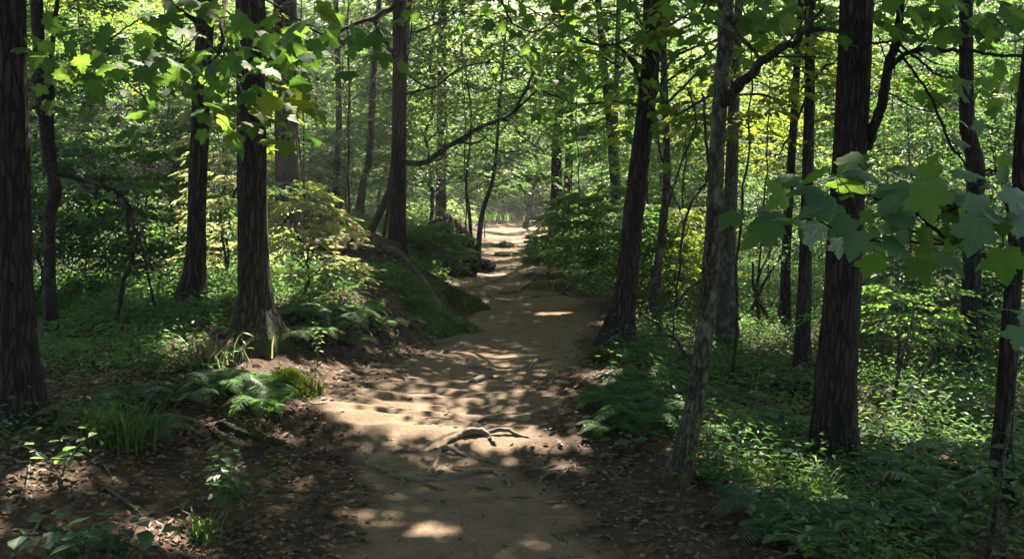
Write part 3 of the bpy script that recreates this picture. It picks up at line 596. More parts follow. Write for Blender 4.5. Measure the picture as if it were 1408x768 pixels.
# low maple spray reaching in from the right
bx = at(1530, 700, 3.3); bx[2] = H(bx[0], bx[1])
mp = thing('maple_sapling', bx, 'low maple branch with broad leaves coloured blue-green as by skylight across the largest trunk', 'maple sapling')
mb = MB(); top = at(1520, 340, 3.3); tube(mb, catmull([bx - [0,0,.1], (bx + top) / 2 + [.03, 0, 0], top, top + [.02, .05, .8]], 20), np.linspace(.022, .010, 20), 8, lump=.08); mb.build('trunk', M['bark_thin'], mp, smooth=True)
limb(mp, [(1520,372),(1415,358),(1350,348),(1318,332),(1285,305),(1250,285),(1200,272),(1150,268)], (3.3, 3.05), (9, 2.5), twigs=[([(1285,308),(1298,298),(1315,286),(1350,270)], (3.15, 3.0), (4, 2)), ([(1330,338),(1250,330),(1180,325),(1120,305),(1060,300)], (3.2, 3.0), (4, 2)), ([(1500,400),(1420,390),(1340,400)], (3.4, 3.3), (4, 2)), ([(1250,286),(1220,262),(1180,225)], (3.1, 3.2), (2.5, 1.5))])
def key_leaf(mb, px, py, Y, size, dx, dy, tilt=(0, -.3, 1), rot=.5):
    p = at(px, py, Y); d = np.array([[dx, rot * -.3, -dy]]); place(mb, T_MAPLE, p[None], d, np.array([tilt], float), np.array([size * .74]))
mb = MB()
for px, py, Y, s, dx, dy, ti in [(1282,245,3.0,.17,-.15,.5,(0,-.75,.7)),(1330,275,2.95,.16,.6,.35,(.1,-.7,.7)),(1255,258,3.0,.19,-.7,.45,(-.1,-.6,.8)),(1150,278,2.9,.17,-.9,.25,(-.1,-.55,.8)),(1080,298,2.95,.16,-.9,.1,(-.1,-.4,.9)),(1068,310,2.9,.13,-.9,.35,(-.2,-.5,.8)),(1130,260,3.0,.16,-.8,.05,(0,-.3,.95)),(1200,240,3.1,.14,-.8,-.1,(0,-.35,.9)),(1380,262,2.9,.16,.6,.4,(.1,-.6,.8)),(1395,290,2.9,.16,.5,.6,(.1,-.6,.7)),(1345,300,2.9,.16,-.2,.7,(0,-.7,.6)),(1180,318,2.95,.13,-.2,.6,(0,-.6,.8)),(1215,330,3.0,.13,.6,.3,(0,-.5,.8)),(1230,290,3.0,.15,.2,.6,(0,-.6,.8)),(1300,268,3.05,.15,.7,.1,(0,-.4,.9)),(1170,300,3.0,.13,-.6,.5,(0,-.5,.8)),(1265,232,3.1,.15,-.8,-.05,(0,-.25,.95)),(1310,238,3.1,.15,.8,.05,(0,-.3,.95))]:
    key_leaf(mb, px, py, Y, s, dx, dy, ti)
mb.build('skylit_leaves', M['maple_skylit'], mp, smooth=True)
mb = MB()
for px, py, Y, s, dx, dy, ti in [(1112,320,2.9,.075,.2,.9,(.5,-.8,.3)),(1128,308,2.9,.10,-.7,.9,(-.4,-.9,.3)),(1152,328,2.95,.085,.1,.9,(.2,-.9,.4))]:
    key_leaf(mb, px, py, Y, s, dx, dy, ti)
mb.build('pale_undersides', leaf_mat('leaf_underside', [(.25,.30,.24),(.33,.38,.30)], (.3,.36,.2), .3, .6), mp)
leaf_cloud(mp, g, [(1150,242,3.3,45,8,6,.11,(-.6,.1)),(1220,256,3.25,45,9,8,.11,(-.5,.1)),(1300,280,3.25,50,10,8,.11,(.3,.2)),(1180,285,3.2,45,9,5,.10,(-.5,.2)),(1380,300,3.3,40,12,8,.11,(.5,.2)),(1250,315,3.3,50,9,5,.10,(0,.3)),(1340,325,3.4,50,9,6,.11,(.4,.2)),(1090,298,3.1,26,7,6,.10,(-.6,.2)),(1185,222,3.3,20,5,3,.11,(-.6,.0)),(1340,350,3.6,50,8,5,.11,(.2,.3)),(1250,340,3.5,40,7,4,.10,(0,.3))], T_MAPLE, 'maple')

# ------------------------------------------------------------------ understory saplings: layered leafy sprays in the middle distance
def under(label, px, Y, h, z0, Rr, leaf, nb=30, ns=10, nl=24, size=.085, tm=T_FOLD, name='sapling', cat='sapling', seed=1, stem=.018, group=None, **k):
    g = np.random.default_rng(seed + 200)
    x = (px - 704) / FPX * Y; b = np.array([x, Y, float(H(x, Y))])
    n = 26; zz = np.linspace(-.15, h, n); sw = np.cumsum(g.normal(0, .018, (n, 2)), 0)
    C = np.column_stack([b[0] + sw[:, 0], b[1] + sw[:, 1], b[2] + zz]); rad = np.linspace(stem, stem * .25, n)
    r = thing(name, b, label, cat, group); mb = MB(); tube(mb, C, rad, 8, lump=.08, seed=seed); mb.build('trunk', M['bark_thin'], r, smooth=True)
    crown_build(r, g, C, rad, dict(z0=z0, z1=h, R=Rr * 1.1, nb=int(nb * 1.25), ns=ns, nl=nl, size=size, tm=tm, **k), M['bark_thin'], M[leaf])
    return r
under('tall blue-green sapling mass behind the thin crooked dark tree', 60, 13, 5.0, .8, 2.0, 'cool', seed=1)
under('dome of small blue-green leaves between the thin crooked tree and the slim bowed tree', 195, 12.5, 2.7, .9, 1.5, 'cool', nb=30, nl=22, size=.07, seed=2)
under('tall green sapling above the blue-green dome at upper left', 235, 16.5, 6.5, 2.2, 2.4, 'yellow', nb=26, seed=3)  # yellow leaf colour stands in for backlight on green leaves
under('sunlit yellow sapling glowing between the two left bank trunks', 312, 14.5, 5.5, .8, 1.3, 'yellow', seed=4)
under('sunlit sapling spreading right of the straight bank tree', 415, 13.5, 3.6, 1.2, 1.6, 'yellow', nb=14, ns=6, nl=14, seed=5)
under('dark feathery hemlock sapling left of the slender hemlock tree', 480, 13.2, 5.8, 1.7, 1.9, 'hemlock', nb=34, ns=9, nl=24, size=.05, tm=T_NARROW, seed=6)
under('dark feathery hemlock sapling behind the slender hemlock tree', 555, 15, 6.2, 1.8, 1.9, 'hemlock', nb=34, ns=9, nl=22, size=.055, tm=T_NARROW, seed=7)
under('leafy cool green sapling left of the far path with layered sprays', 612, 23, 6.0, 1.5, 2.4, 'cool', nb=30, size=.11, seed=8)
under('small leafy sapling at the inner side of the far bend', 668, 30, 4.2, 1.0, 1.9, 'cool', nb=26, size=.12, seed=9)
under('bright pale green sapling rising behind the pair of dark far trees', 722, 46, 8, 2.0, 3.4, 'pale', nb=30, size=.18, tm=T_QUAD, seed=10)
under('leafy sapling right of the pair of dark far trees', 830, 25, 6.5, 1.4, 2.3, 'green', nb=30, size=.11, seed=11)
under('green sapling with drooping sprays behind the leaning tree', 880, 15.5, 5.2, 1.6, 1.8, 'green', nb=26, seed=12)
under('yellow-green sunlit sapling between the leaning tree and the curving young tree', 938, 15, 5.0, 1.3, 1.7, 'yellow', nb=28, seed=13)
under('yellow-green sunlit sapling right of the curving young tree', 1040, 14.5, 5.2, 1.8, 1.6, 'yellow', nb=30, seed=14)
under('dark dense hemlock bush in the shade left of the slim straight tree', 1060, 16.5, 2.6, .5, 1.7, 'hemlock', nb=34, ns=9, nl=22, size=.06, tm=T_NARROW, seed=15)
under('tall green sapling behind the slim straight tree', 1100, 20, 6.6, 1.8, 2.3, 'green', nb=28, size=.1, seed=16)
under('cool green bush just left of the bent dark tree', 1262, 13, 3.2, .5, 1.7, 'cool', nb=30, nl=18, size=.08, seed=17)
under('pale leafy sapling in the sunny far wood behind the bent dark tree', 1300, 24, 7.0, 1.4, 3.0, 'pale', nb=32, size=.12, seed=18)
under('cool green sapling at the far right behind the edge tree', 1400, 13, 4.2, .6, 1.9, 'cool', nb=28, seed=19)
under('green sapling overhanging the left wood behind the edge tree', 10, 17, 6.0, 1.0, 2.6, 'green', nb=26, size=.1, seed=20)
under('tall pale sapling filling the gap above the far left bank', 440, 24, 8.0, 2.0, 2.8, 'pale', nb=30, size=.12, seed=21)
under('tall green sapling behind the slim bowed tree', 260, 22, 8.0, 2.5, 3.0, 'green', nb=30, size=.12, seed=22)
under('cool sapling in the middle distance right of the largest trunk', 1215, 17, 5.0, 1.0, 2.2, 'cool', nb=28, size=.09, seed=23)
under('pale bush on the sunny slope right of the bent dark tree', 1370, 21, 3.6, .5, 2.2, 'pale', nb=30, size=.11, seed=24)
under('leafy sunlit young maple screening the sky right of the curving young tree', 1015, 9.4, 4.2, 1.9, 1.1, 'yellow', nb=16, ns=7, nl=16, size=.10, seed=50)
under('sunlit yellow-green sapling high at far upper left', 150, 19, 6.5, 2.5, 2.2, 'yellow', nb=26, size=.1, seed=51)
under('hemlock sapling with dark drooping sprays above the dim thick tree', 420, 15.5, 6.0, 2.4, 1.7, 'hemlock', nb=32, nl=24, size=.055, tm=T_NARROW, seed=52)
under('green sapling in front of the far wood, above the left edge of the bend', 640, 21, 6.2, 2.3, 1.9, 'green', nb=24, size=.09, seed=53)
under('pale sapling with hanging sprays above the right edge of the bend', 800, 21.5, 6.2, 2.2, 1.9, 'pale', nb=24, size=.09, seed=54)
under('cool shrub between the thick edge tree and the thin crooked tree', 45, 10.5, 1.7, .3, 1.2, 'cool', nb=26, size=.075, seed=55)
under('green shrub on the left bank behind the slim bowed tree', 240, 11.5, 1.5, .3, 1.0, 'green', nb=24, size=.07, seed=56)
# bushes
under('broad light green bush right of the path below the pair of dark far trees', 812, 17.0, 1.45, .12, .95, 'pale', nb=64, ns=8, nl=20, size=.065, name='bush', cat='bush', seed=30, rise=(.2, .7))
under('low light green bush in front of the broad bush, at the path edge', 752, 18.2, .7, .1, .42, 'pale', nb=26, nl=18, size=.065, name='bush', cat='bush', seed=31, rise=(.2, .7))
under('light green bush on the left bank below the slender hemlock tree', 592, 15.2, .5, .06, .6, 'pale', nb=36, nl=20, size=.065, name='bush', cat='bush', seed=32, rise=(.2, .7))
under('green bush behind the fallen log at the foot of the slender hemlock tree', 565, 13.8, .5, .06, .55, 'green', nb=30, nl=18, size=.06, name='bush', cat='bush', seed=33, rise=(.2, .7))
under('shaded green bush between the leaning tree and the thin pale tree', 868, 13.5, 1.2, .15, .9, 'green', nb=32, nl=18, size=.065, name='bush', cat='bush', seed=34, rise=(.2, .7))
under('yellow-green bush under the thin pale tree', 925, 14, 1.4, .2, .9, 'yellow', nb=32, nl=18, size=.07, name='bush', cat='bush', seed=35, rise=(.2, .6))
under('cool green bush at the foot of the bent dark tree', 1300, 10.6, 1.0, .1, .9, 'cool', nb=34, nl=18, size=.07, name='bush', cat='bush', seed=36, rise=(.2, .6))
under('yellow-tipped low bush with drooping sprays right of the largest trunk', 1235, 9.2, .9, .35, .75, 'green', nb=14, ns=6, nl=14, size=.07, name='bush', cat='bush', seed=37)
under('low bush catching white sunlight at far left beyond the dark crest', 110, 12, .9, .1, 1.2, 'cool', nb=40, ns=8, nl=18, size=.08, name='bush', cat='bush', seed=38, rise=(.1, .5))
under('low sunlit bush left of the slim bowed tree beyond the dark crest', 195, 12.2, .7, .1, .9, 'cool', nb=34, ns=8, nl=18, size=.08, name='bush', cat='bush', seed=39, rise=(.1, .5))
under('green bush beyond the far path bend, left of the pair of dark trees', 690, 47, 2.6, .2, 1.8, 'green', nb=40, size=.12, tm=T_QUAD, name='bush', cat='bush', seed=43, rise=(.2, .7))
under('rounded pale bush beyond the far bend, right of the pair of dark trees', 800, 45, 2.4, .2, 1.7, 'pale', nb=40, size=.12, tm=T_QUAD, name='bush', cat='bush', seed=44, rise=(.2, .7))
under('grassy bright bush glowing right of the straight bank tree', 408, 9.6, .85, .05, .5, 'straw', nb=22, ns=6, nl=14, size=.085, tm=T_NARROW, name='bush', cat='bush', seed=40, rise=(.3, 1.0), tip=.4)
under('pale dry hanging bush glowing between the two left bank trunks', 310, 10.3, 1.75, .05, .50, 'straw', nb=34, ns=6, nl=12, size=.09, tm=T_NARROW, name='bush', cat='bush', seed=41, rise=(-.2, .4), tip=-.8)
under('pale sunlit leafy sprig above the dry glowing bush between the left bank trunks', 318, 10.6, 2.6, 1.6, .6, 'yellow', nb=16, ns=7, nl=16, size=.08, name='sapling', cat='sapling', seed=42)

# ------------------------------------------------------------------ background wood: prototypes copied with their parts
def copy_thing(src, loc, rz, sc, label, group):
    c = src.copy(); COL.objects.link(c); c.location = tuple(float(v) for v in loc); c.rotation_euler = (0, 0, rz); c.scale = (sc, sc, sc)
    c['label'] = label; c['group'] = group
    for ch in list(src.children):
        d = ch.copy(); COL.objects.link(d); d.parent = c
        for gch in list(ch.children):
            e_ = gch.copy(); COL.objects.link(e_); e_.parent = d
    return c
gb = np.random.default_rng(31)
protos = []
BG_L = 'hazy slender tree with pale green foliage in the wood beyond the path bend'
BG_G = 'slender trees in the wood beyond the bend'
BG_L2 = 'hazy slender tree with mid green foliage in the wood beyond the path bend'
spots = []
tries = 0
while len(spots) < 54 and tries < 4000:
    tries += 1
    Y = gb.uniform(24, 58); x = gb.uniform(-.62, .62) * Y
    if Y < 50 and PL(Y) - 1.2 < x < PR(Y) + 1.0: continue
    if Y < 44 and abs(x - 0.4) < 2.2: continue
    if any((x - a)**2 + (Y - b)**2 < 3.2**2 for a, b in spots): continue
    spots.append((x, Y))
for i, (x, Y) in enumerate(spots):
    b = np.array([x, Y, float(H(x, Y))])
    if len(protos) < 6:
        g = np.random.default_rng(400 + i); h = g.uniform(6.5, 10); n = 40; zz = np.linspace(-.3, h, n); sw = np.cumsum(g.normal(0, .05, (n, 2)), 0)
        C = np.column_stack([b[0] + sw[:, 0], b[1] + sw[:, 1], b[2] + zz]); r0 = g.uniform(.04, .075); rad = np.linspace(r0, r0 * .2, n)
        pl = i % 2 == 0
        r = thing('tree', b, BG_L if pl else BG_L2, 'tree', BG_G); mb = MB(); tube(mb, C, rad, 10, lump=.08, ridge=.003, rs=4, seed=i); mb.build('trunk', M['bark'], r, smooth=True)
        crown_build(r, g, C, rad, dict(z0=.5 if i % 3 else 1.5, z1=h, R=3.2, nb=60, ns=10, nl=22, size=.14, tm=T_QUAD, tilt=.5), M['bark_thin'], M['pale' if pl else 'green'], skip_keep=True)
        protos.append((r, pl))
    else:
        r, pl = protos[i % 6]
        copy_thing(r, b, gb.uniform(0, 6.28), gb.uniform(.8, 1.15), BG_L if pl else BG_L2, BG_G)
gc = np.random.default_rng(71); bprot = []
for i in range(70):
    for _ in range(60):
        Y = gc.uniform(17, 48); x = gc.uniform(-.6, .6) * Y
        if PL(Y) - 1.4 < x < PR(Y) + 1.4 or (abs(x / Y - .02) < .075 and Y < 44): continue
        break
    b = np.array([x, Y, float(H(x, Y))]); pale = i % 3 == 0
    if len(bprot) < 6:
        g = np.random.default_rng(600 + i); n = 14; h = g.uniform(1.4, 2.4); zz = np.linspace(-.1, h, n)
        C = np.column_stack([b[0] + 0 * zz, b[1] + 0 * zz, b[2] + zz]); rad = np.linspace(.02, .006, n)
        r = thing('bush', b, ('pale' if pale else 'mid green') + ' bush in the hazy undergrowth of the wood further back', 'bush', 'bushes further back in the wood')
        mb = MB(); tube(mb, C, rad, 6); mb.build('stem', M['bark_thin'], r, smooth=True)
        crown_build(r, g, C, rad, dict(z0=.1, z1=h, R=1.7, nb=44, ns=9, nl=18, size=.085, tm=T_QUAD, rise=(.1, .6)), M['bark_thin'], M['pale' if pale else ('green', 'cool')[i % 2]], skip_keep=True)
        bprot.append((r, pale))
    else:
        r, pale = bprot[i % 6]; copy_thing(r, b, gc.uniform(0, 6.28), gc.uniform(.7, 1.3), ('pale' if pale else 'mid green') + ' bush in the hazy undergrowth of the wood further back', 'bushes further back in the wood')
for i, (x, y) in enumerate([(-5, -3), (4.5, -4), (-1.5, -7), (8, 0), (-9, 1), (2, -11), (-7, -9), (9, -8), (-11, -4)]):  # unseen trees added behind the camera to hold back sky fill
    r, pl = protos[i % 6]; copy_thing(r, (x, y, float(H(x, y))), i * 1.3, 1.1, 'unseen slender tree added behind the viewpoint to block sky light', 'unseen trees added behind the viewpoint for shade')
# far-off wood on the rising hill, one mass
mb = MB(); g = np.random.default_rng(77); n = 150000
X = g.uniform(-64, 64, n); Yv = 48 + 45 * g.random(n); cl = vnoise(X * .22, Yv * .22, None, 5)
Z = H(X, Yv) + g.random(n)**.95 * (10 + 18 * cl) * sstep(46, 60, Yv + 6 * cl)
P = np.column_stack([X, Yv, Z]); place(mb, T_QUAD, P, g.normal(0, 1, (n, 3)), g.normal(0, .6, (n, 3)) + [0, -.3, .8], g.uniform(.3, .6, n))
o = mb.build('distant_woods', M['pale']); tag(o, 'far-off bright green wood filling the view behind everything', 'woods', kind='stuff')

# ------------------------------------------------------------------ ground plants
def density_pts(g, n, x0, x1, y0, y1, fn):
    x = g.uniform(x0, x1, n); y = y0 + (y1 - y0) * g.random(n)**1.3
    p = fn(x, y); k = g.random(n) < p; return x[k], y[k]
def cover(name, label, mat, g, n, box, fn, hmax, nl, size, tm, kind='stuff'):
    x, y = density_pts(g, n, *box, fn); z = H(x, y); N = len(x)
    far = 1 + .03 * np.maximum(y - 8, 0)
    hh = hmax * g.uniform(.35, 1, N) * (.5 + vnoise(x * .9, y * .9, None, 8)); az = g.random((N, nl)) * 6.28
    rr = (.05 + .16 * g.random((N, nl))) * far[:, None]
    P = np.stack([x[:, None] + np.cos(az) * rr, y[:, None] + np.sin(az) * rr, z[:, None] + hh[:, None] * g.uniform(.3, 1, (N, nl))], -1).reshape(-1, 3)
    d = np.stack([np.cos(az), np.sin(az), g.uniform(-.5, .25, (N, nl))], -1).reshape(-1, 3)
    nn = np.array([0, 0, 1.0]) + g.normal(0, .35, P.shape)
    mb = MB(); place(mb, tm, P, d, nn, (size * far[:, None] * g.uniform(.5, 1.2, (N, nl))).reshape(-1))
    o = mb.build(name, mat); return tag(o, label, 'ground plants', kind=kind)
def right_mask(x, y): return sstep(.12, .6, x - PR(y)) * (.45 + .55 * sstep(.35, .6, vnoise(x * .8, y * .8, None, 12)))
def left_mask(x, y):
    dl = PL(y) - x
    return np.where(y > 8.8, sstep(.2, .75, dl) * (1 - .75 * (1 - sstep(1.0, 1.8, dl)) * sstep(.45, .6, vnoise(x * 1.7 + 9, y * 1.7, None, 15))), sstep(.6, 1.5, dl)) * sstep(4.0, 6.4, y) * (.22 + .78 * sstep(.38, .6, vnoise(x * .9, y * .9, None, 14)))
g = np.random.default_rng(50)
cover('ground_cover', 'low leafy undergrowth spread over the forest floor right of the path', M['cool'], g, 34000, (.8, 18, 4.0, 30), right_mask, .34, 8, .05, T_FOLD)
cover('ground_cover', 'fine feathery green carpet of small ferns and grass right of the path', M['fern'], g, 26000, (.8, 18, 4.0, 26), right_mask, .26, 9, .07, T_NARROW)
cover('ground_cover', 'low leafy undergrowth spread over the left bank and the floor beyond', M['cool'], g, 40000, (-18, -.2, 5.0, 30), left_mask, .30, 8, .05, T_FOLD)
cover('ground_cover', 'fine feathery ferns and moss sprigs covering the left bank down to the path', M['fern'], g, 30000, (-6, -.2, 7.0, 20), left_mask, .16, 9, .06, T_NARROW)
cover('ground_cover', 'sparse green weeds along the far stretch of the path', M['pale'], g, 16000, (-26, 28, 20, 58), lambda x, y: sstep(.2, 1.0, np.maximum(PL(y) - x, x - PR(y))), .5, 7, .10, T_FOLD)

def fern_mesh(g, nf=8, L=.5, arch=.5):
    mb = MB(); st = MB()
    for f in range(nf):
        az = f * 6.283 / nf + g.uniform(-.3, .3); Lf = L * g.uniform(.7, 1.1); n = 34
        t = np.linspace(0, 1, n); r = Lf * (t * .85); z = Lf * arch * (1.5 * t - 1.45 * t**2) + .02
        c = np.array([math.cos(az), math.sin(az)]); P = np.column_stack([c[0] * r, c[1] * r, z])
        T = nrm(np.gradient(P, axis=0)); S = np.tile([-c[1], c[0], 0.0], (n, 1)); U = np.cross(T, S); U *= np.sign(U[:, 2:3])
        tube(st, P, np.linspace(.003, .001, n), 3, cap=False)
        for sd in (-1, 1):
            k = slice(3, n); w = Lf * .27 * np.sin(np.pi * np.clip(t[k] * .92 + .1, 0, 1))**.8 * (1 - .25 * t[k])
            place(mb, T_NARROW_P, P[k], S[k] * sd + T[k] * .45 + g.normal(0, .05, (n - 3, 3)) + [0, 0, -.12], U[k] + g.normal(0, .15, (n - 3, 3)), w)
    return mb, st
T_NARROW_P = (np.array([(0,-.04,0),(.4,-.10,.02),(1,0,-.08),(.4,.10,.02),(0,.04,0)]), [np.array([(0,1,2,3)]), np.array([(0,3,4)]).reshape(-1,3)])
fp = []
FERN_G = 'ferns in the undergrowth'
def fern(px, py, L, label, mat='fern', seed=0, name='fern'):
    g = np.random.default_rng(900 + seed); b = ground(px, py); mb, st = fern_mesh(g, int(g.integers(7, 11)), L, g.uniform(.5, .9))
    r = thing(name, b, label, 'fern', FERN_G)
    mb.V = [v + b for v in mb.V]; st.V = [v + b for v in st.V]
    mb.build('fronds', M[mat], r); st.build('stems', M[mat], r); return r
for i, (px, py, L, lab, mt) in enumerate([
 (345,545,.50,'fern in front of the straight bank tree, left of the mossy mound','fern'),(300,548,.42,'small fern at the left of the straight bank tree foot','fern'),(370,575,.40,'fern just below the mossy mound on the left bank','fern'),
 (462,455,.55,'fern on the left bank facing the path, nearest the mossy slope','fern'),(500,440,.45,'fern on the left bank below the fallen log','fern'),(440,470,.45,'fern right of the mossy mound by the sunlit dirt','fern'),(425,440,.5,'fern in the shade right of the straight bank tree','fern'),
 (850,560,.55,'bright green fern overhanging the right edge of the path','fern'),(885,590,.50,'bright fern left of the pale young tree','fern'),(835,600,.36,'small fern at the right path edge below the bright overhanging fern','fern'),(900,540,.5,'fern behind the bright fern at right','fern'),(930,510,.5,'fern above the right path edge, left of the pale young tree','cool'),
 (520,455,.4,'small fern on the left bank facing the path, below the fallen log end','fern'),(550,450,.35,'small fern low on the left bank above the path edge root','fern'),(480,475,.38,'fern low on the left bank between the mossy mound and path','fern'),(400,470,.4,'fern tucked right behind the straight bank tree','fern'),(570,425,.36,'fern at the lower end of the fallen log','fern'),(1010,560,.5,'fern right of the pale young tree','cool'),(1060,590,.5,'fern left of the largest trunk foot','cool'),(1080,540,.55,'fern deeper in the undergrowth left of the largest trunk','cool'),(1040,510,.5,'fern behind the pale young tree in deep shade','cool'),
 (985,665,.40,'fern at the right foot of the pale young tree','fern'),(950,600,.42,'fern just behind the pale young tree foot','fern'),(1030,635,.42,'fern between the pale young tree and the largest trunk','fern'),(870,540,.4,'fern at the right path edge behind the bright overhanging fern','fern'),(880,500,.4,'fern right of the leaning tree base','fern'),(1130,660,.45,'fern at the foot of the largest trunk','fern'),(1090,640,.4,'sunlit fern in front of the largest trunk at left','fern'),(1200,650,.5,'fern just right of the largest trunk foot','cool'),(1250,660,.55,'dark fern right of the largest trunk in the hollow','cool'),
 (1290,700,.55,'dark fern below the sunny patch at right','cool'),(1200,720,.5,'near fern at the bottom right, above the broad-leaved plants','cool'),(1320,640,.5,'fern left of the thin tree at the right edge','cool'),(1230,610,.45,'fern lit by the sunny patch right of the largest trunk','fern'),
 (1280,560,.5,'pale sunlit fern in the patch right of the largest trunk','cool'),(1100,745,.45,'fern at the bottom edge beside the bare soil, right of the path','cool'),(1050,720,.4,'fern hanging over the dark ledge right of the path','cool'),(180,560,.4,'fern behind the grass tuft at left','cool'),(245,560,.42,'fern right of the grass tuft on the left slope','cool'),(120,590,.4,'fern left of the grass tuft','cool'),(210,610,.38,'fern in front of the grass tuft, in shade','cool')]):
    fern(px, py, L, lab, mt, i)

def blades(mb, g, c, n, L, spread, w=.006, lean=(0, 0)):
    az = g.random(n) * 6.283; ln = L * g.uniform(.5, 1.1, n); b = c + np.column_stack([g.normal(0, spread * .3, n), g.normal(0, spread * .3, n), np.zeros(n)])
    d = np.column_stack([np.cos(az), np.sin(az), np.zeros(n)]) ; S = np.column_stack([-np.sin(az), np.cos(az), np.zeros(n)]); out = g.uniform(.2, .8, n)[:, None] * ln[:, None]
    pts = []
    for t in (0, .4, .75, 1.0):
        p = b + d * out * t**1.6 + np.array([0, 0, 1.0]) * (ln[:, None] * (t - .35 * t**2.5)) + np.array([lean[0], lean[1], 0]) * t**2
        ww = w * (1 - t**2) + .0004; pts += [p - S * ww, p + S * ww]
    V = np.stack(pts, 1).reshape(-1, 3); off = (np.arange(n) * 8)[:, None]
    F = np.concatenate([np.array([[2*k, 2*k+1, 2*k+3, 2*k+2]]) + off for k in range(3)]); mb.add(V, [F])
def tuft(px, py, n, L, spread, label, mat='grass', seed=0, w=.006):
    g = np.random.default_rng(1200 + seed); c = ground(px, py); mb = MB(); blades(mb, g, c, n, L, spread, w)
    o = mb.build('grass_tuft', M[mat], origin=c); return tag(o, label, 'grass tuft')
tuft(165,615,200,.46,.32,'arching green grass tuft in the shade on the left slope', seed=1, w=.0035)
tuft(1075,655,80,.30,.3,'short grass tuft in the sun before the largest trunk', seed=2)
tuft(1020,665,70,.26,.3,'short grass tuft right of the pale young tree foot', seed=3)
tuft(1120,690,80,.34,.3,'grass tuft below the largest trunk, in the sun', seed=4)
tuft(430,540,60,.26,.15,'dry pale grass tuft beside the mossy mound', 'drygrass', seed=5)
tuft(283,500,160,.32,.5,'sunlit straw-coloured grass between the two left bank trunks', 'drygrass', seed=6)
tuft(745,398,90,.35,.4,'pale grass tuft at the right edge of the path before the broad bush', 'drygrass', seed=7)
tuft(815,302,400,.6,2.5,'tall pale grass in the sun beside the far bend', 'green', seed=8, w=.007)['kind'] = 'stuff'
tuft(655,303,360,.55,2.2,'tall grass on the left of the far bend behind the dark mound', 'green', seed=9, w=.007)['kind'] = 'stuff'
tuft(1230,600,120,.3,.5,'sunlit straw-coloured grass patch right of the largest trunk', 'drygrass', seed=10)
tuft(285,745,26,.22,.1,'few grass blades beside the sunlit seedling at lower left', seed=11)
# dry grass stalks with drooping heads
c = ground(975, 655); mb = MB(); g = np.random.default_rng(3)
for q, (dx, h) in enumerate([(-.02,.42),(.03,.46),(.07,.40),(.0,.36)]):
    P = catmull([c + [dx * .3, 0, 0], c + [dx, .01, h * .6], c + [dx * 1.6 + .01, 0, h * .95], c + [dx * 2.2 + .05, 0, h * .93]], 14); tube(mb, P, np.linspace(.003, .0015, 14), 4)
    place(mb, T_NEEDLE, np.repeat(P[8:], 6, 0) + g.normal(0, .006, (36, 3)), np.tile([.5, 0, -.4], (36, 1)) + g.normal(0, .4, (36, 3)), g.normal(0, 1, (36, 3)), .045 * np.ones(36))
tag(mb.build('dry_grass_stalk', M['drygrass'], origin=c), 'tan seed-headed grass stalks right of the pale young tree', 'grass stalks')

def leafy_plant(px, py, h, nst, size, label, mat, seed, tm=T_FOLD, spread=.2, pairs=6, name='seedling', flat=.0):
    g = np.random.default_rng(1500 + seed); b = ground(px, py); r = thing(name, b, label, 'plant'); sm, lm = MB(), MB()
    for k in range(nst):
        az = g.random() * 6.283; hh = h * g.uniform(.6, 1.05); o_ = np.array([math.cos(az), math.sin(az), 0]) * spread * g.uniform(.3, 1)
        P = catmull([b, b + o_ * .4 + [0, 0, hh * .6], b + o_ + [0, 0, hh]], 12); tube(sm, P, np.linspace(.004, .0015, 12), 4, cap=False)
        for q in range(pairs):
            i = int(3 + 8 * (q + 1) / pairs); a2 = q * 2.0 + az + g.uniform(-.4, .4)
            for s in (0, math.pi):
                d = np.array([[math.cos(a2 + s), math.sin(a2 + s), g.uniform(-.35, .1)]])
                place(lm, tm, P[i][None] + d * .012, d, np.array([[g.normal(0, .25), g.normal(0, .25) - .15, 1.0]]), np.array([size * .78 * g.uniform(.6, 1.2)]))
    sm.build('stems', M['grass'], r, smooth=True); lm.build('leaves', M[mat], r); return r
leafy_plant(310,735,.36,4,.10,'sunlit leafy seedling on the leaf litter left of the path','cool',1,spread=.16)
leafy_plant(345,715,.22,3,.09,'smaller leafy seedling touching the sunlit one left of the path','cool',2,spread=.14,pairs=4)
leafy_plant(300,690,.34,2,.085,'tall thin seedling with pale leaf tiers behind the sunlit one','pale',3,spread=.08)
leafy_plant(110,800,.28,6,.12,'broad rounded leaves at the bottom left corner of the floor','cool',4,tm=tmpl_fold(.8,.06),spread=.32,pairs=3,name='broadleaf_plant')
leafy_plant(165,790,.24,5,.11,'second clump of rounded leaves right of the bottom left corner','cool',5,tm=tmpl_fold(.8,.06),spread=.24,pairs=3,name='broadleaf_plant')
leafy_plant(85,655,.18,3,.11,'pale leaved seedling at the foot of the thick edge tree','pale',6,spread=.18,pairs=3)
leafy_plant(1110,770,.24,6,.10,'broad-leaved plant at the bottom edge right of the bare soil','cool',7,spread=.34,pairs=4,name='broadleaf_plant')
leafy_plant(1200,775,.30,6,.11,'broad-leaved plant at the bottom edge below the near fern','cool',8,spread=.36,pairs=4,name='broadleaf_plant')
leafy_plant(1050,745,.16,5,.09,'low broad-leaved plant at the edge of the soil, bottom right','cool',9,spread=.28,pairs=3,name='broadleaf_plant')
leafy_plant(1340,745,.45,6,.13,'tall broad-leaved plant beside the bare sapling at lower right','cool',10,spread=.34,pairs=5,name='broadleaf_plant')
leafy_plant(1290,770,.35,5,.12,'broad-leaved plant left of the tall one at lower right','cool',11,spread=.3,pairs=4,name='broadleaf_plant')
leafy_plant(1395,700,.5,5,.13,'broad-leaved plant at the right edge behind the bare sapling','cool',12,spread=.3,pairs=5,name='broadleaf_plant')
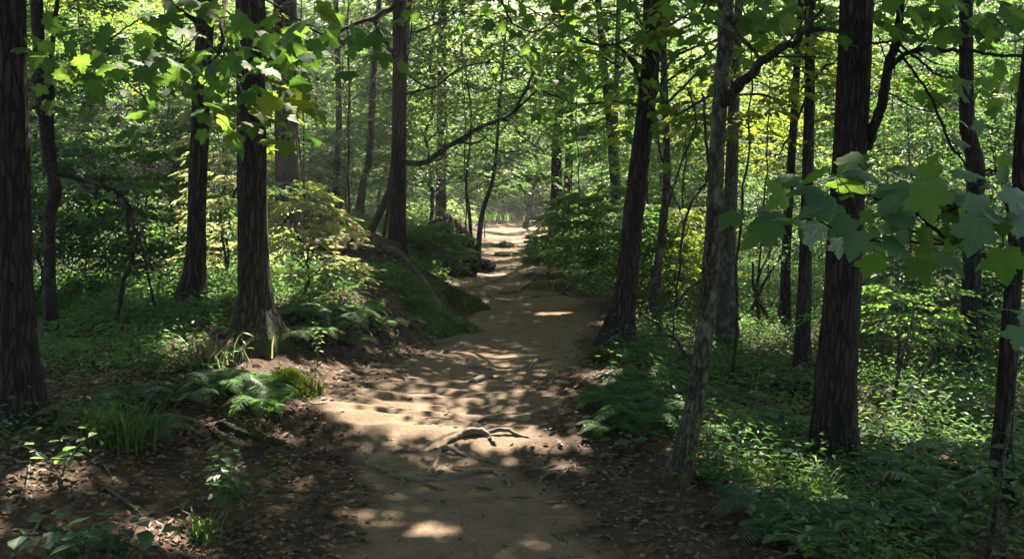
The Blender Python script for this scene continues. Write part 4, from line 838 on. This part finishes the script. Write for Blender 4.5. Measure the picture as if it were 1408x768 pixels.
leafy_plant(1270,600,.5,6,.12,'whitish sunlit leafy plant in the clearing right of the largest trunk','pale',13,spread=.4,pairs=4,name='broadleaf_plant')
leafy_plant(1030,690,.22,4,.09,'yellowish low plant in the sun between young tree and largest trunk','yellow',14,spread=.3,pairs=3)
leafy_plant(965,645,.22,4,.09,'pale leaved plant under the seed-headed grass stalks','pale',15,spread=.2,pairs=3)
leafy_plant(870,625,.14,4,.11,'flat broad leaves at the right path edge under the ferns','cool',16,spread=.16,pairs=2)
leafy_plant(815,605,.10,3,.06,'tiny weed at the right path edge beside the sunlit dirt','green',17,spread=.1,pairs=2)
leafy_plant(437,505,.42,2,.06,'thin sprig with small pale leaves beside the mossy mound','pale',18,spread=.08)
leafy_plant(380,640,.08,3,.06,'tiny bright weed at the left path edge','yellow',19,spread=.1,pairs=2)
leafy_plant(545,490,.12,3,.07,'small weed in the dirt at the foot of the left bank','green',20,spread=.1,pairs=2)
leafy_plant(340,505,.42,1,.14,'sprig of long leaves before the straight bank tree','cool',21,tm=tmpl_fold(.28,.05),spread=.05,pairs=3)

# moss
def mound(px, py, rx, ry, h, label, seed, mat='moss', n=9000, name='moss_cushion', bl=.024):
    g = np.random.default_rng(1700 + seed); c = ground(px, py); k = 22; th = np.linspace(0, 2*np.pi, 33)[:-1]; V = []
    rr = np.linspace(0, 1, k)
    q, t = np.meshgrid(rr, th, indexing='ij'); w = 1 + .25 * (vnoise(np.cos(t) * 2 + seed, np.sin(t) * 2) - .5) * 2
    X = c[0] + rx * q * np.cos(t) * w; Y = c[1] + ry * q * np.sin(t) * w
    Z = H(X, Y) - .03 + h * (1 - q**2.4) * (.8 + .5 * vnoise(X * 9, Y * 9, None, seed))
    i = np.arange(k - 1)[:, None]; j = np.arange(32)[None]; F = np.stack([i*32+j, (i+1)*32+j, (i+1)*32+(j+1) % 32, i*32+(j+1) % 32], -1).reshape(-1, 4)
    mb = MB(); mb.add(np.stack([X, Y, Z], -1).reshape(-1, 3), [F])
    s = g.integers(0, X.size, n); P = np.column_stack([X.reshape(-1)[s], Y.reshape(-1)[s], Z.reshape(-1)[s]]) + g.normal(0, .012, (n, 3)) * [1, 1, .3]
    place(mb, T_QUAD, P, g.normal(0, 1, (n, 3)) + [0, 0, .9], g.normal(0, 1, (n, 3)), bl * g.uniform(.6, 1.4, n))
    return tag(mb.build(name, M[mat], origin=c), label, 'moss')
mound(402,535,.27,.28,.12,'bright sunlit moss cushion at the foot of the straight bank tree',1)
mound(330,530,.30,.25,.08,'dark moss patch around the straight bank tree foot, left of the bright cushion',2)
mound(628,418,.42,.6,.18,'yellow-green moss hump on the left edge of the path',3)
mound(590,432,.5,.6,.16,'dull moss slope on the bank beside the yellow-green hump',4,mat='fern',n=12000,bl=.055)
mound(832,497,.16,.14,.10,'mossy root lobe at the left foot of the leaning tree',6)
# dark hollow: its shade built as a black root mass; also soil mounds
def clod(px, py, Y, rx, ry, rz, label, mat, seed, name, cat, up=0.0):
    g = np.random.default_rng(seed); x = (px - 704) / FPX * Y; c = np.array([x, Y, float(H(x, Y))]); nu, nv = 40, 24
    u, v = np.meshgrid(np.linspace(0, 2*np.pi, nu + 1)[:-1], np.linspace(0, np.pi, nv), indexing='ij')
    X, Yy, Z = np.cos(u) * np.sin(v), np.sin(u) * np.sin(v), np.cos(v)
    f = 1 + .55 * (vnoise(X * 2 + seed, Yy * 2, Z * 2, seed) - .5) + .35 * (vnoise(X * 5, Yy * 5, Z * 5 + seed, seed) - .5) + .2 * (vnoise(X * 11, Yy * 11, Z * 11, seed) - .5)
    V = np.stack([c[0] + rx * X * f, c[1] + ry * Yy * f, c[2] + up + rz * .35 + rz * Z * f], -1).reshape(-1, 3)
    i = np.arange(nu)[:, None]; j = np.arange(nv - 1)[None]; F = np.stack([i*nv+j, i*nv+j+1, ((i+1) % nu)*nv+j+1, ((i+1) % nu)*nv+j], -1).reshape(-1, 4)
    mb = MB(); mb.add(V, [F]); o = mb.build(name, M[mat], origin=c, smooth=True); return tag(o, label, cat)
clod(615,305,18.2,.55,.5,.72,'black root mass standing in for the shaded hollow of the left bank at the far path','rot',3,'hollow_mass','stump')
clod(648,340,19.5,.40,.6,.20,'dark low mound right of the black root mass','rot',5,'soil_mound','soil mound')
clod(692,329,27,.30,.35,.10,'flat grey stone lying on the far path','stone',8,'stone','stone')
clod(697,342,23.5,.28,.3,.07,'dark low stone on the path before the far bend','stone',9,'stone','stone')
clod(480,395,12.2,.6,.6,.24,'dark bare soil mound under the fallen log on the left bank','soil',11,'soil_mound','soil mound')
0 and clod(425,330,14,.35,.4,.55,'dark rotted stump beside the dim thick tree','rot',12,'rotten_stump','stump')

# roots and sticks
def ground_run(px_pts, w, lift=.3, k=5, bumpy=.01, seed=0, zoff=None):
    C = np.array([ground(x, y) for x, y in px_pts]); C = catmull(C, max(8, k * len(px_pts)))
    n = len(C); r = np.interp(np.linspace(0, 1, n), np.linspace(0, 1, len(w)), w) / 2 * C[:, 1] / FPX
    C[:, 2] = H(C[:, 0], C[:, 1]) + r * (lift + .25) + bumpy * np.sin(np.linspace(0, 9, n) + seed)
    if zoff is not None: C[:, 2] += np.interp(np.linspace(0, 1, n), np.linspace(0, 1, len(zoff)), zoff)
    tq = np.linspace(0, 1, n); e_ = np.minimum(tq, 1 - tq); C[:, 2] -= 2.0 * r * (1 - sstep(0, .22, e_)) ; r = r * (.4 + .6 * sstep(0, .3, e_)) * .95
    return C, r
def root(label, runs, mat='root', name='exposed_root', cat='root'):
    mb = MB(); c0 = None
    for i, rn in enumerate(runs):
        C, r = ground_run(rn[0], rn[1], seed=i * 2.1, zoff=rn[2] if len(rn) > 2 else None)
        if c0 is None: c0 = C[len(C)//2].copy(); allC = C
        else:
            da = np.linalg.norm(allC[:, None] - C[None, [0, -1]], axis=2); i0, j0 = np.unravel_index(da.argmin(), da.shape)
            wgt = np.linspace(1, 0, len(C)) if j0 == 0 else np.linspace(0, 1, len(C)); C = C + (allC[i0] - C[0 if j0 == 0 else -1]) * (wgt**3)[:, None]; allC = np.vstack([allC, C])
        C[1:-1] += np.random.default_rng(i + len(label)).normal(0, .005, (len(C) - 2, 3)) * [1, 1, .6]; tube(mb, C, r, 10, lump=.38, ridge=.003, rs=3, seed=i + len(label))
    return tag(mb.build(name, M[mat], origin=c0, smooth=True), label, cat)
root('long grey root lying across the path below the arched root', [([(515,644),(540,657),(570,663),(610,661),(645,653),(680,650),(712,646)], (3,9,11,10,10,9,3)), ([(678,651),(690,660),(700,668),(702,676)], (7,6,5,2)), ([(575,662),(592,672),(615,676),(650,672)], (4,5,4,2)), ([(560,660),(548,672),(530,684)], (4,4,2)), ([(630,657),(648,668),(668,674),(690,675)], (4,5,4,2)), ([(540,658),(525,652),(505,640),(490,622)], (5,5,4,2)), ([(700,648),(730,642),(770,648),(800,645)], (4,5,4,2))])
root('arched root over a hollow in the middle of the sunlit path step', [([(585,662),(597,645),(606,622),(620,612)], (5,8,8,4)), ([(598,617),(618,606),(645,600),(668,601),(676,608)], (6,10,11,9,4), (-.004,0,.004,0,-.004)), ([(668,602),(680,612),(688,618)], (6,5,3)), ([(612,620),(632,626),(660,633),(690,641)], (7,6,6,3)), ([(600,615),(575,622),(548,622),(520,630)], (5,6,4,2)), ([(655,602),(690,598),(730,604),(770,602)], (5,6,4,2)), ([(625,610),(632,620),(640,632)], (5,5,3))])
root('short root below the arched root, left side', [([(588,659),(605,651),(625,648),(640,652)], (4,7,7,3))])
root('stubby dark root below the long grey root', [([(578,687),(596,690),(618,692)], (5,8,3)), ([(598,700),(604,692),(612,688)], (3,4,2))])
root('thin root along the path right of the long grey root', [([(690,686),(725,685),(760,686),(790,680)], (3,4,4,2)), ([(735,668),(748,676),(760,686)], (3,4,3)), ([(730,655),(760,652),(785,652)], (4,7,3))])
root('forked pale root crossing the path beside the leaning tree', [([(640,530),(662,523),(684,521)], (4,14,8)), ([(684,521),(705,512),(730,503),(748,496),(775,490)], (6,7,8,8,4)), ([(735,502),(727,512),(728,520)], (5,4,2)), ([(775,490),(790,497),(830,500)], (4,4,3))])
root('thin straight root left of the forked pale root', [([(638,507),(662,508),(692,510)], (3,6,3))])
root('short root at the left path edge under the mossy hump', [([(603,490),(620,481),(646,473)], (5,8,3))])
root('hooked root across the path below the broad bush', [([(676,405),(700,404),(716,403)], (3,6,4)), ([(714,402),(722,396),(735,393),(748,394)], (5,6,6,3))])
root('low root at the right half of the path below the hooked root', [([(724,411),(745,408),(758,410)], (3,4,2)), ([(760,408),(775,404),(790,410)], (3,4,2))])
root('low root at the left half of the path beside the mossy hump', [([(652,411),(668,408),(680,411)], (3,5,3)), ([(690,420),(705,418),(714,420)], (3,4,2))])
root('dark curved root reaching from the far dark tree over the path', [([(762,333),(748,326),(735,329),(725,330)], (8,6,4,3)), ([(762,338),(748,340),(735,333),(722,330)], (5,4,4,2))])
root('small root across the path before the far bend', [([(640,397),(652,395),(662,396)], (2,4,2)), ([(690,383),(700,381),(706,382)], (2,3,2))])
root('thick dark root running down the left slope to the path', [([(285,578),(310,590),(335,602),(375,610),(425,612)], (9,14,12,10,5)), ([(262,560),(280,585),(300,605),(330,625)], (5,6,5,3))], 'bark')
root('gnarled root hanging down the left bank below the fallen log', [([(505,420),(530,432),(560,448),(590,470)], (8,8,7,4)), ([(530,432),(545,455),(548,475)], (5,5,3))], 'bark')
root('twisted dark root on the left bank near the straight bank tree', [([(400,440),(430,452),(455,470),(480,492)], (9,9,7,4)), ([(430,452),(425,475),(440,495)], (5,5,3))], 'bark')
root('low root ridge in the sunlit dirt above the arched root', [([(640,581),(670,578),(700,580),(725,582)], (4,7,6,3))])
def log(label, px, Ys, w, mat='deadwood', name='fallen_log', cat='fallen log', zo=.02):
    P = []
    for (x, y), Y in zip(px, Ys): P.append(at(x, y, Y))
    C = catmull(P, 30); r = np.interp(np.linspace(0,1,30), np.linspace(0,1,len(w)), w) / 2 * C[:, 1] / FPX
    C[:, 2] = np.maximum(C[:, 2], H(C[:, 0], C[:, 1]) + zo); mb = MB(); tube(mb, C, r, 9, lump=.15, ridge=.002, rs=3, seed=3)
    return tag(mb.build(name, M[mat], origin=C[15], smooth=True), label, cat)
log('grey fallen log sloping down the left bank below the slender hemlock tree', [(468,362),(500,375),(540,400),(575,422),(612,442)], [12.5,12.2,12,11.8,11.6], (7,9,10,9,6), zo=.15)
log('thin dead branch lying over the bush on the left bank', [(555,370),(585,377),(615,385)], [15,15,15], (4,4,3))
log('bent dead branch leaning among the ferns right of the leaning tree', [(900,430),(925,420),(950,395),(985,370)], [9.5,9.3,9.1,9], (3,4,4,3))
def stick(label, pts, w, mat='deadwood'):
    C, r = ground_run(pts, w, 1.4, bumpy=.006, seed=len(label)); mb = MB(); tube(mb, C, r, 6, lump=.12, seed=2)
    return tag(mb.build('fallen_stick', M[mat], origin=C[len(C)//2], smooth=True), label, 'stick')
stick('long grey stick on the left slope beside the thick edge tree', [(48,566),(85,590),(128,626)], (4,6,5))
stick('curved pale stick on the litter left of the seedling', [(128,662),(155,680),(178,700),(205,718)], (5,6,6,3))
stick('short pale stick at the bottom left corner', [(40,745),(55,722),(64,708)], (5,6,3))
stick('grey stick at the bottom edge left of the seedling', [(180,745),(210,752),(235,768)], (4,6,6))
stick('thin twig lying at the right of the near path', [(755,735),(770,742),(784,752)], (3,4,2))
stick('thin twig at the right path edge beside the pale young tree foot', [(860,690),(900,692),(945,690)], (3,4,3))
stick('pale twig below the thick edge tree', [(5,712),(30,690),(40,650),(42,600)], (4,4,4,3))
stick('thin twig among the litter left of the path', [(240,650),(262,668),(290,672)], (3,4,2))
stick('broken stick across the litter at the foot of the left slope', [(100,610),(140,640),(160,668)], (3,4,3))
stick('thin twig at the lower right of the path', [(880,745),(915,735),(940,742)], (3,3,2))
# bare young stem at lower right
P = [ground(1355, 790), at(1372, 680, 4.4), at(1385, 600, 4.4), at(1392, 560, 4.5)]
mb = MB(); tube(mb, catmull(P, 20), np.linspace(.014, .005, 20), 8, lump=.1); tag(mb.build('bare_sapling', M['bark_grey'], origin=P[0], smooth=True), 'bare pale stem leaning up beside the thin tree at lower right', 'sapling')
P = [ground(1228, 565), at(1238, 500, 8.4), at(1252, 450, 8.4), at(1256, 420, 8.4)]
mb = MB(); tube(mb, catmull(P, 20), np.linspace(.02, .008, 20), 8, lump=.1)
tube(mb, catmull([ground(1240, 600), at(1258, 540, 8.0), at(1275, 500, 8.0), at(1280, 480, 8.0)], 16), np.linspace(.012, .006, 16), 7, lump=.1)
tag(mb.build('broken_sapling', M['bark_grey'], origin=P[0], smooth=True), 'forked broken pale stem in the sunny patch right of the largest trunk', 'sapling')
# tangle of bare stems in the shade
g = np.random.default_rng(8)
for k, (x0, x1, y0, y1) in enumerate([(1020,1010,440,330),(1045,1058,435,345),(1062,1035,440,360),(1030,1075,430,350)]):
    P = catmull([ground(x0, y0 + 6), at((x0+x1)/2 + g.normal(0, 8), (y0+y1)/2, 13), at(x1, y1, 13.2)], 16); mb = MB(); tube(mb, P, np.linspace(.03, .015, 16), 7, lump=.12)
    tag(mb.build('dead_sapling', M['bark_thin'], origin=P[0], smooth=True), 'bare crossing stem in the deep shade right of the curving young tree', 'stem', 'tangle of bare stems in the shade')

# ------------------------------------------------------------------ leaf litter and twigs on the floor
def litter(name, label, g, n, box, fn, size, mat):
    x, y = density_pts(g, n, *box, fn); N = len(x)
    P = np.column_stack([x, y, H(x, y) + g.uniform(.004, .022, N)]); az = g.random(N) * 6.283
    d = np.column_stack([np.cos(az), np.sin(az), g.normal(0, .22, N)]); nn = np.array([0, 0, 1.0]) + g.normal(0, .3, (N, 3))
    mb = MB(); place(mb, tmpl_fold(.55, .07), P, d, nn, size * g.uniform(.5, 1.3, N))
    return tag(mb.build(name, mat), label, 'leaf litter', kind='stuff')
def lit_mask(x, y):
    off = np.maximum(PL(y) - x, x - PR(y)); return .012 + .988 * sstep(.15, .95, 1 - dirt_of(x, y)) * (.35 + .65 * sstep(.3, .6, vnoise(x * 2, y * 2, None, 18)))
g = np.random.default_rng(60)
litter('leaf_litter', 'brown fallen leaves scattered over the floor and path edges', g, 42000, (-5, 4.5, 3.2, 12), lit_mask, .042, M['litter'])
litter('leaf_litter', 'brown fallen leaves on the floor further along the path', g, 16000, (-8, 8, 11, 30), lit_mask, .07, M['litter'])
g = np.random.default_rng(61); litter('leaf_litter', 'larger pale curled leaves lying loose among the brown litter', g, 5200, (-4.5, 4, 3.3, 11), lambda a, b: .05 + .95 * sstep(.05, .8, 1 - dirt_of(a, b)), .05, plain_mat('pale_dead_leaf', [(.045, .03, .02), (.085, .058, .038), (.13, .095, .066), (.22, .18, .14)], .7))
mb = MB(); n = 1500; x, y = density_pts(g, n, -4.5, 3, 3.5, 13, lambda a, b: .25 + .75 * sstep(-.3, .4, np.maximum(PL(b) - a, a - PR(b))))
for i in range(len(x)):
    a = g.random() * 6.28; L = g.uniform(.05, .28); P = np.array([[x[i] + math.cos(a) * L * t, y[i] + math.sin(a) * L * t, 0] for t in (-.5, 0, .5)]); P[1, :2] += g.normal(0, .012, 2)
    P[:, 2] = H(P[:, 0], P[:, 1]) + .008; tube(mb, P, np.array([.0026, .003, .0015]) * g.uniform(.6, 1.4), 4, cap=False)
tag(mb.build('twig_litter', M['deadwood']), 'tiny dry twigs strewn over the forest floor', 'twigs', kind='stuff')

mb = MB(); n = 1600; g = np.random.default_rng(91); x, y = density_pts(g, n, -2.2, 2, 3.6, 16, lambda a, b: .15 + .85 * dirt_of(a, b))
n = len(x); sz = .004 + .016 * g.random(n)**4; oc = np.array([(1,0,0),(0,1,0),(-1,0,0),(0,-1,0),(0,0,.6),(.6,.6,.35),(-.6,.6,.3),(-.5,-.6,.4),(.6,-.5,.3)])
fc = np.array([(0,5,8),(1,6,5),(2,7,6),(3,8,7),(4,5,6),(4,6,7),(4,7,8),(4,8,5),(0,1,5),(1,2,6),(2,3,7),(3,0,8)])
az = g.random(n) * 6.28; ca, sa = np.cos(az)[:, None], np.sin(az)[:, None]; o3 = oc[None] * (1 + g.normal(0, .18, (n, 9, 3))) * sz[:, None, None]
V = np.stack([x[:, None] + o3[..., 0] * ca - o3[..., 1] * sa, y[:, None] + o3[..., 0] * sa + o3[..., 1] * ca, H(x, y)[:, None] + .004 + o3[..., 2]], -1)
mb.add(V.reshape(-1, 3), [(fc[None] + (np.arange(n) * 9)[:, None, None]).reshape(-1, 3)])
tag(mb.build('pebbles', plain_mat('pebble', [(.07, .06, .05), (.15, .125, .1), (.24, .2, .16)], .85)), 'small stones scattered over the bare dirt of the path', 'pebbles', kind='stuff')

# ------------------------------------------------------------------ the air of the wood
mb = MB(); x0, x1, y0, y1, z0_, z1_ = -170, 170, -40, 240, -3.0, 40.0
V = [(x, y, z) for z in (z0_, z1_) for y in (y0, y1) for x in (x0, x1)]
mb.add(V, [np.array([(0,2,3,1),(4,5,7,6),(0,1,5,4),(2,6,7,3),(0,4,6,2),(1,3,7,5)])])
hz, ht, hp = newmat('haze'); ht.nodes.remove(hp)
pv = ht.nodes.new('ShaderNodeVolumePrincipled'); pv.inputs['Color'].default_value = (.92, .96, .98, 1); pv.inputs['Density'].default_value = .0018; pv.inputs['Anisotropy'].default_value = .3
ht.links.new(pv.outputs[0], ht.nodes['Material Output'].inputs['Volume'])
o = mb.build('haze', hz); o['kind'] = 'stuff'; o['label'] = 'thin pale haze hanging in the air of the wood'; o['category'] = 'haze'
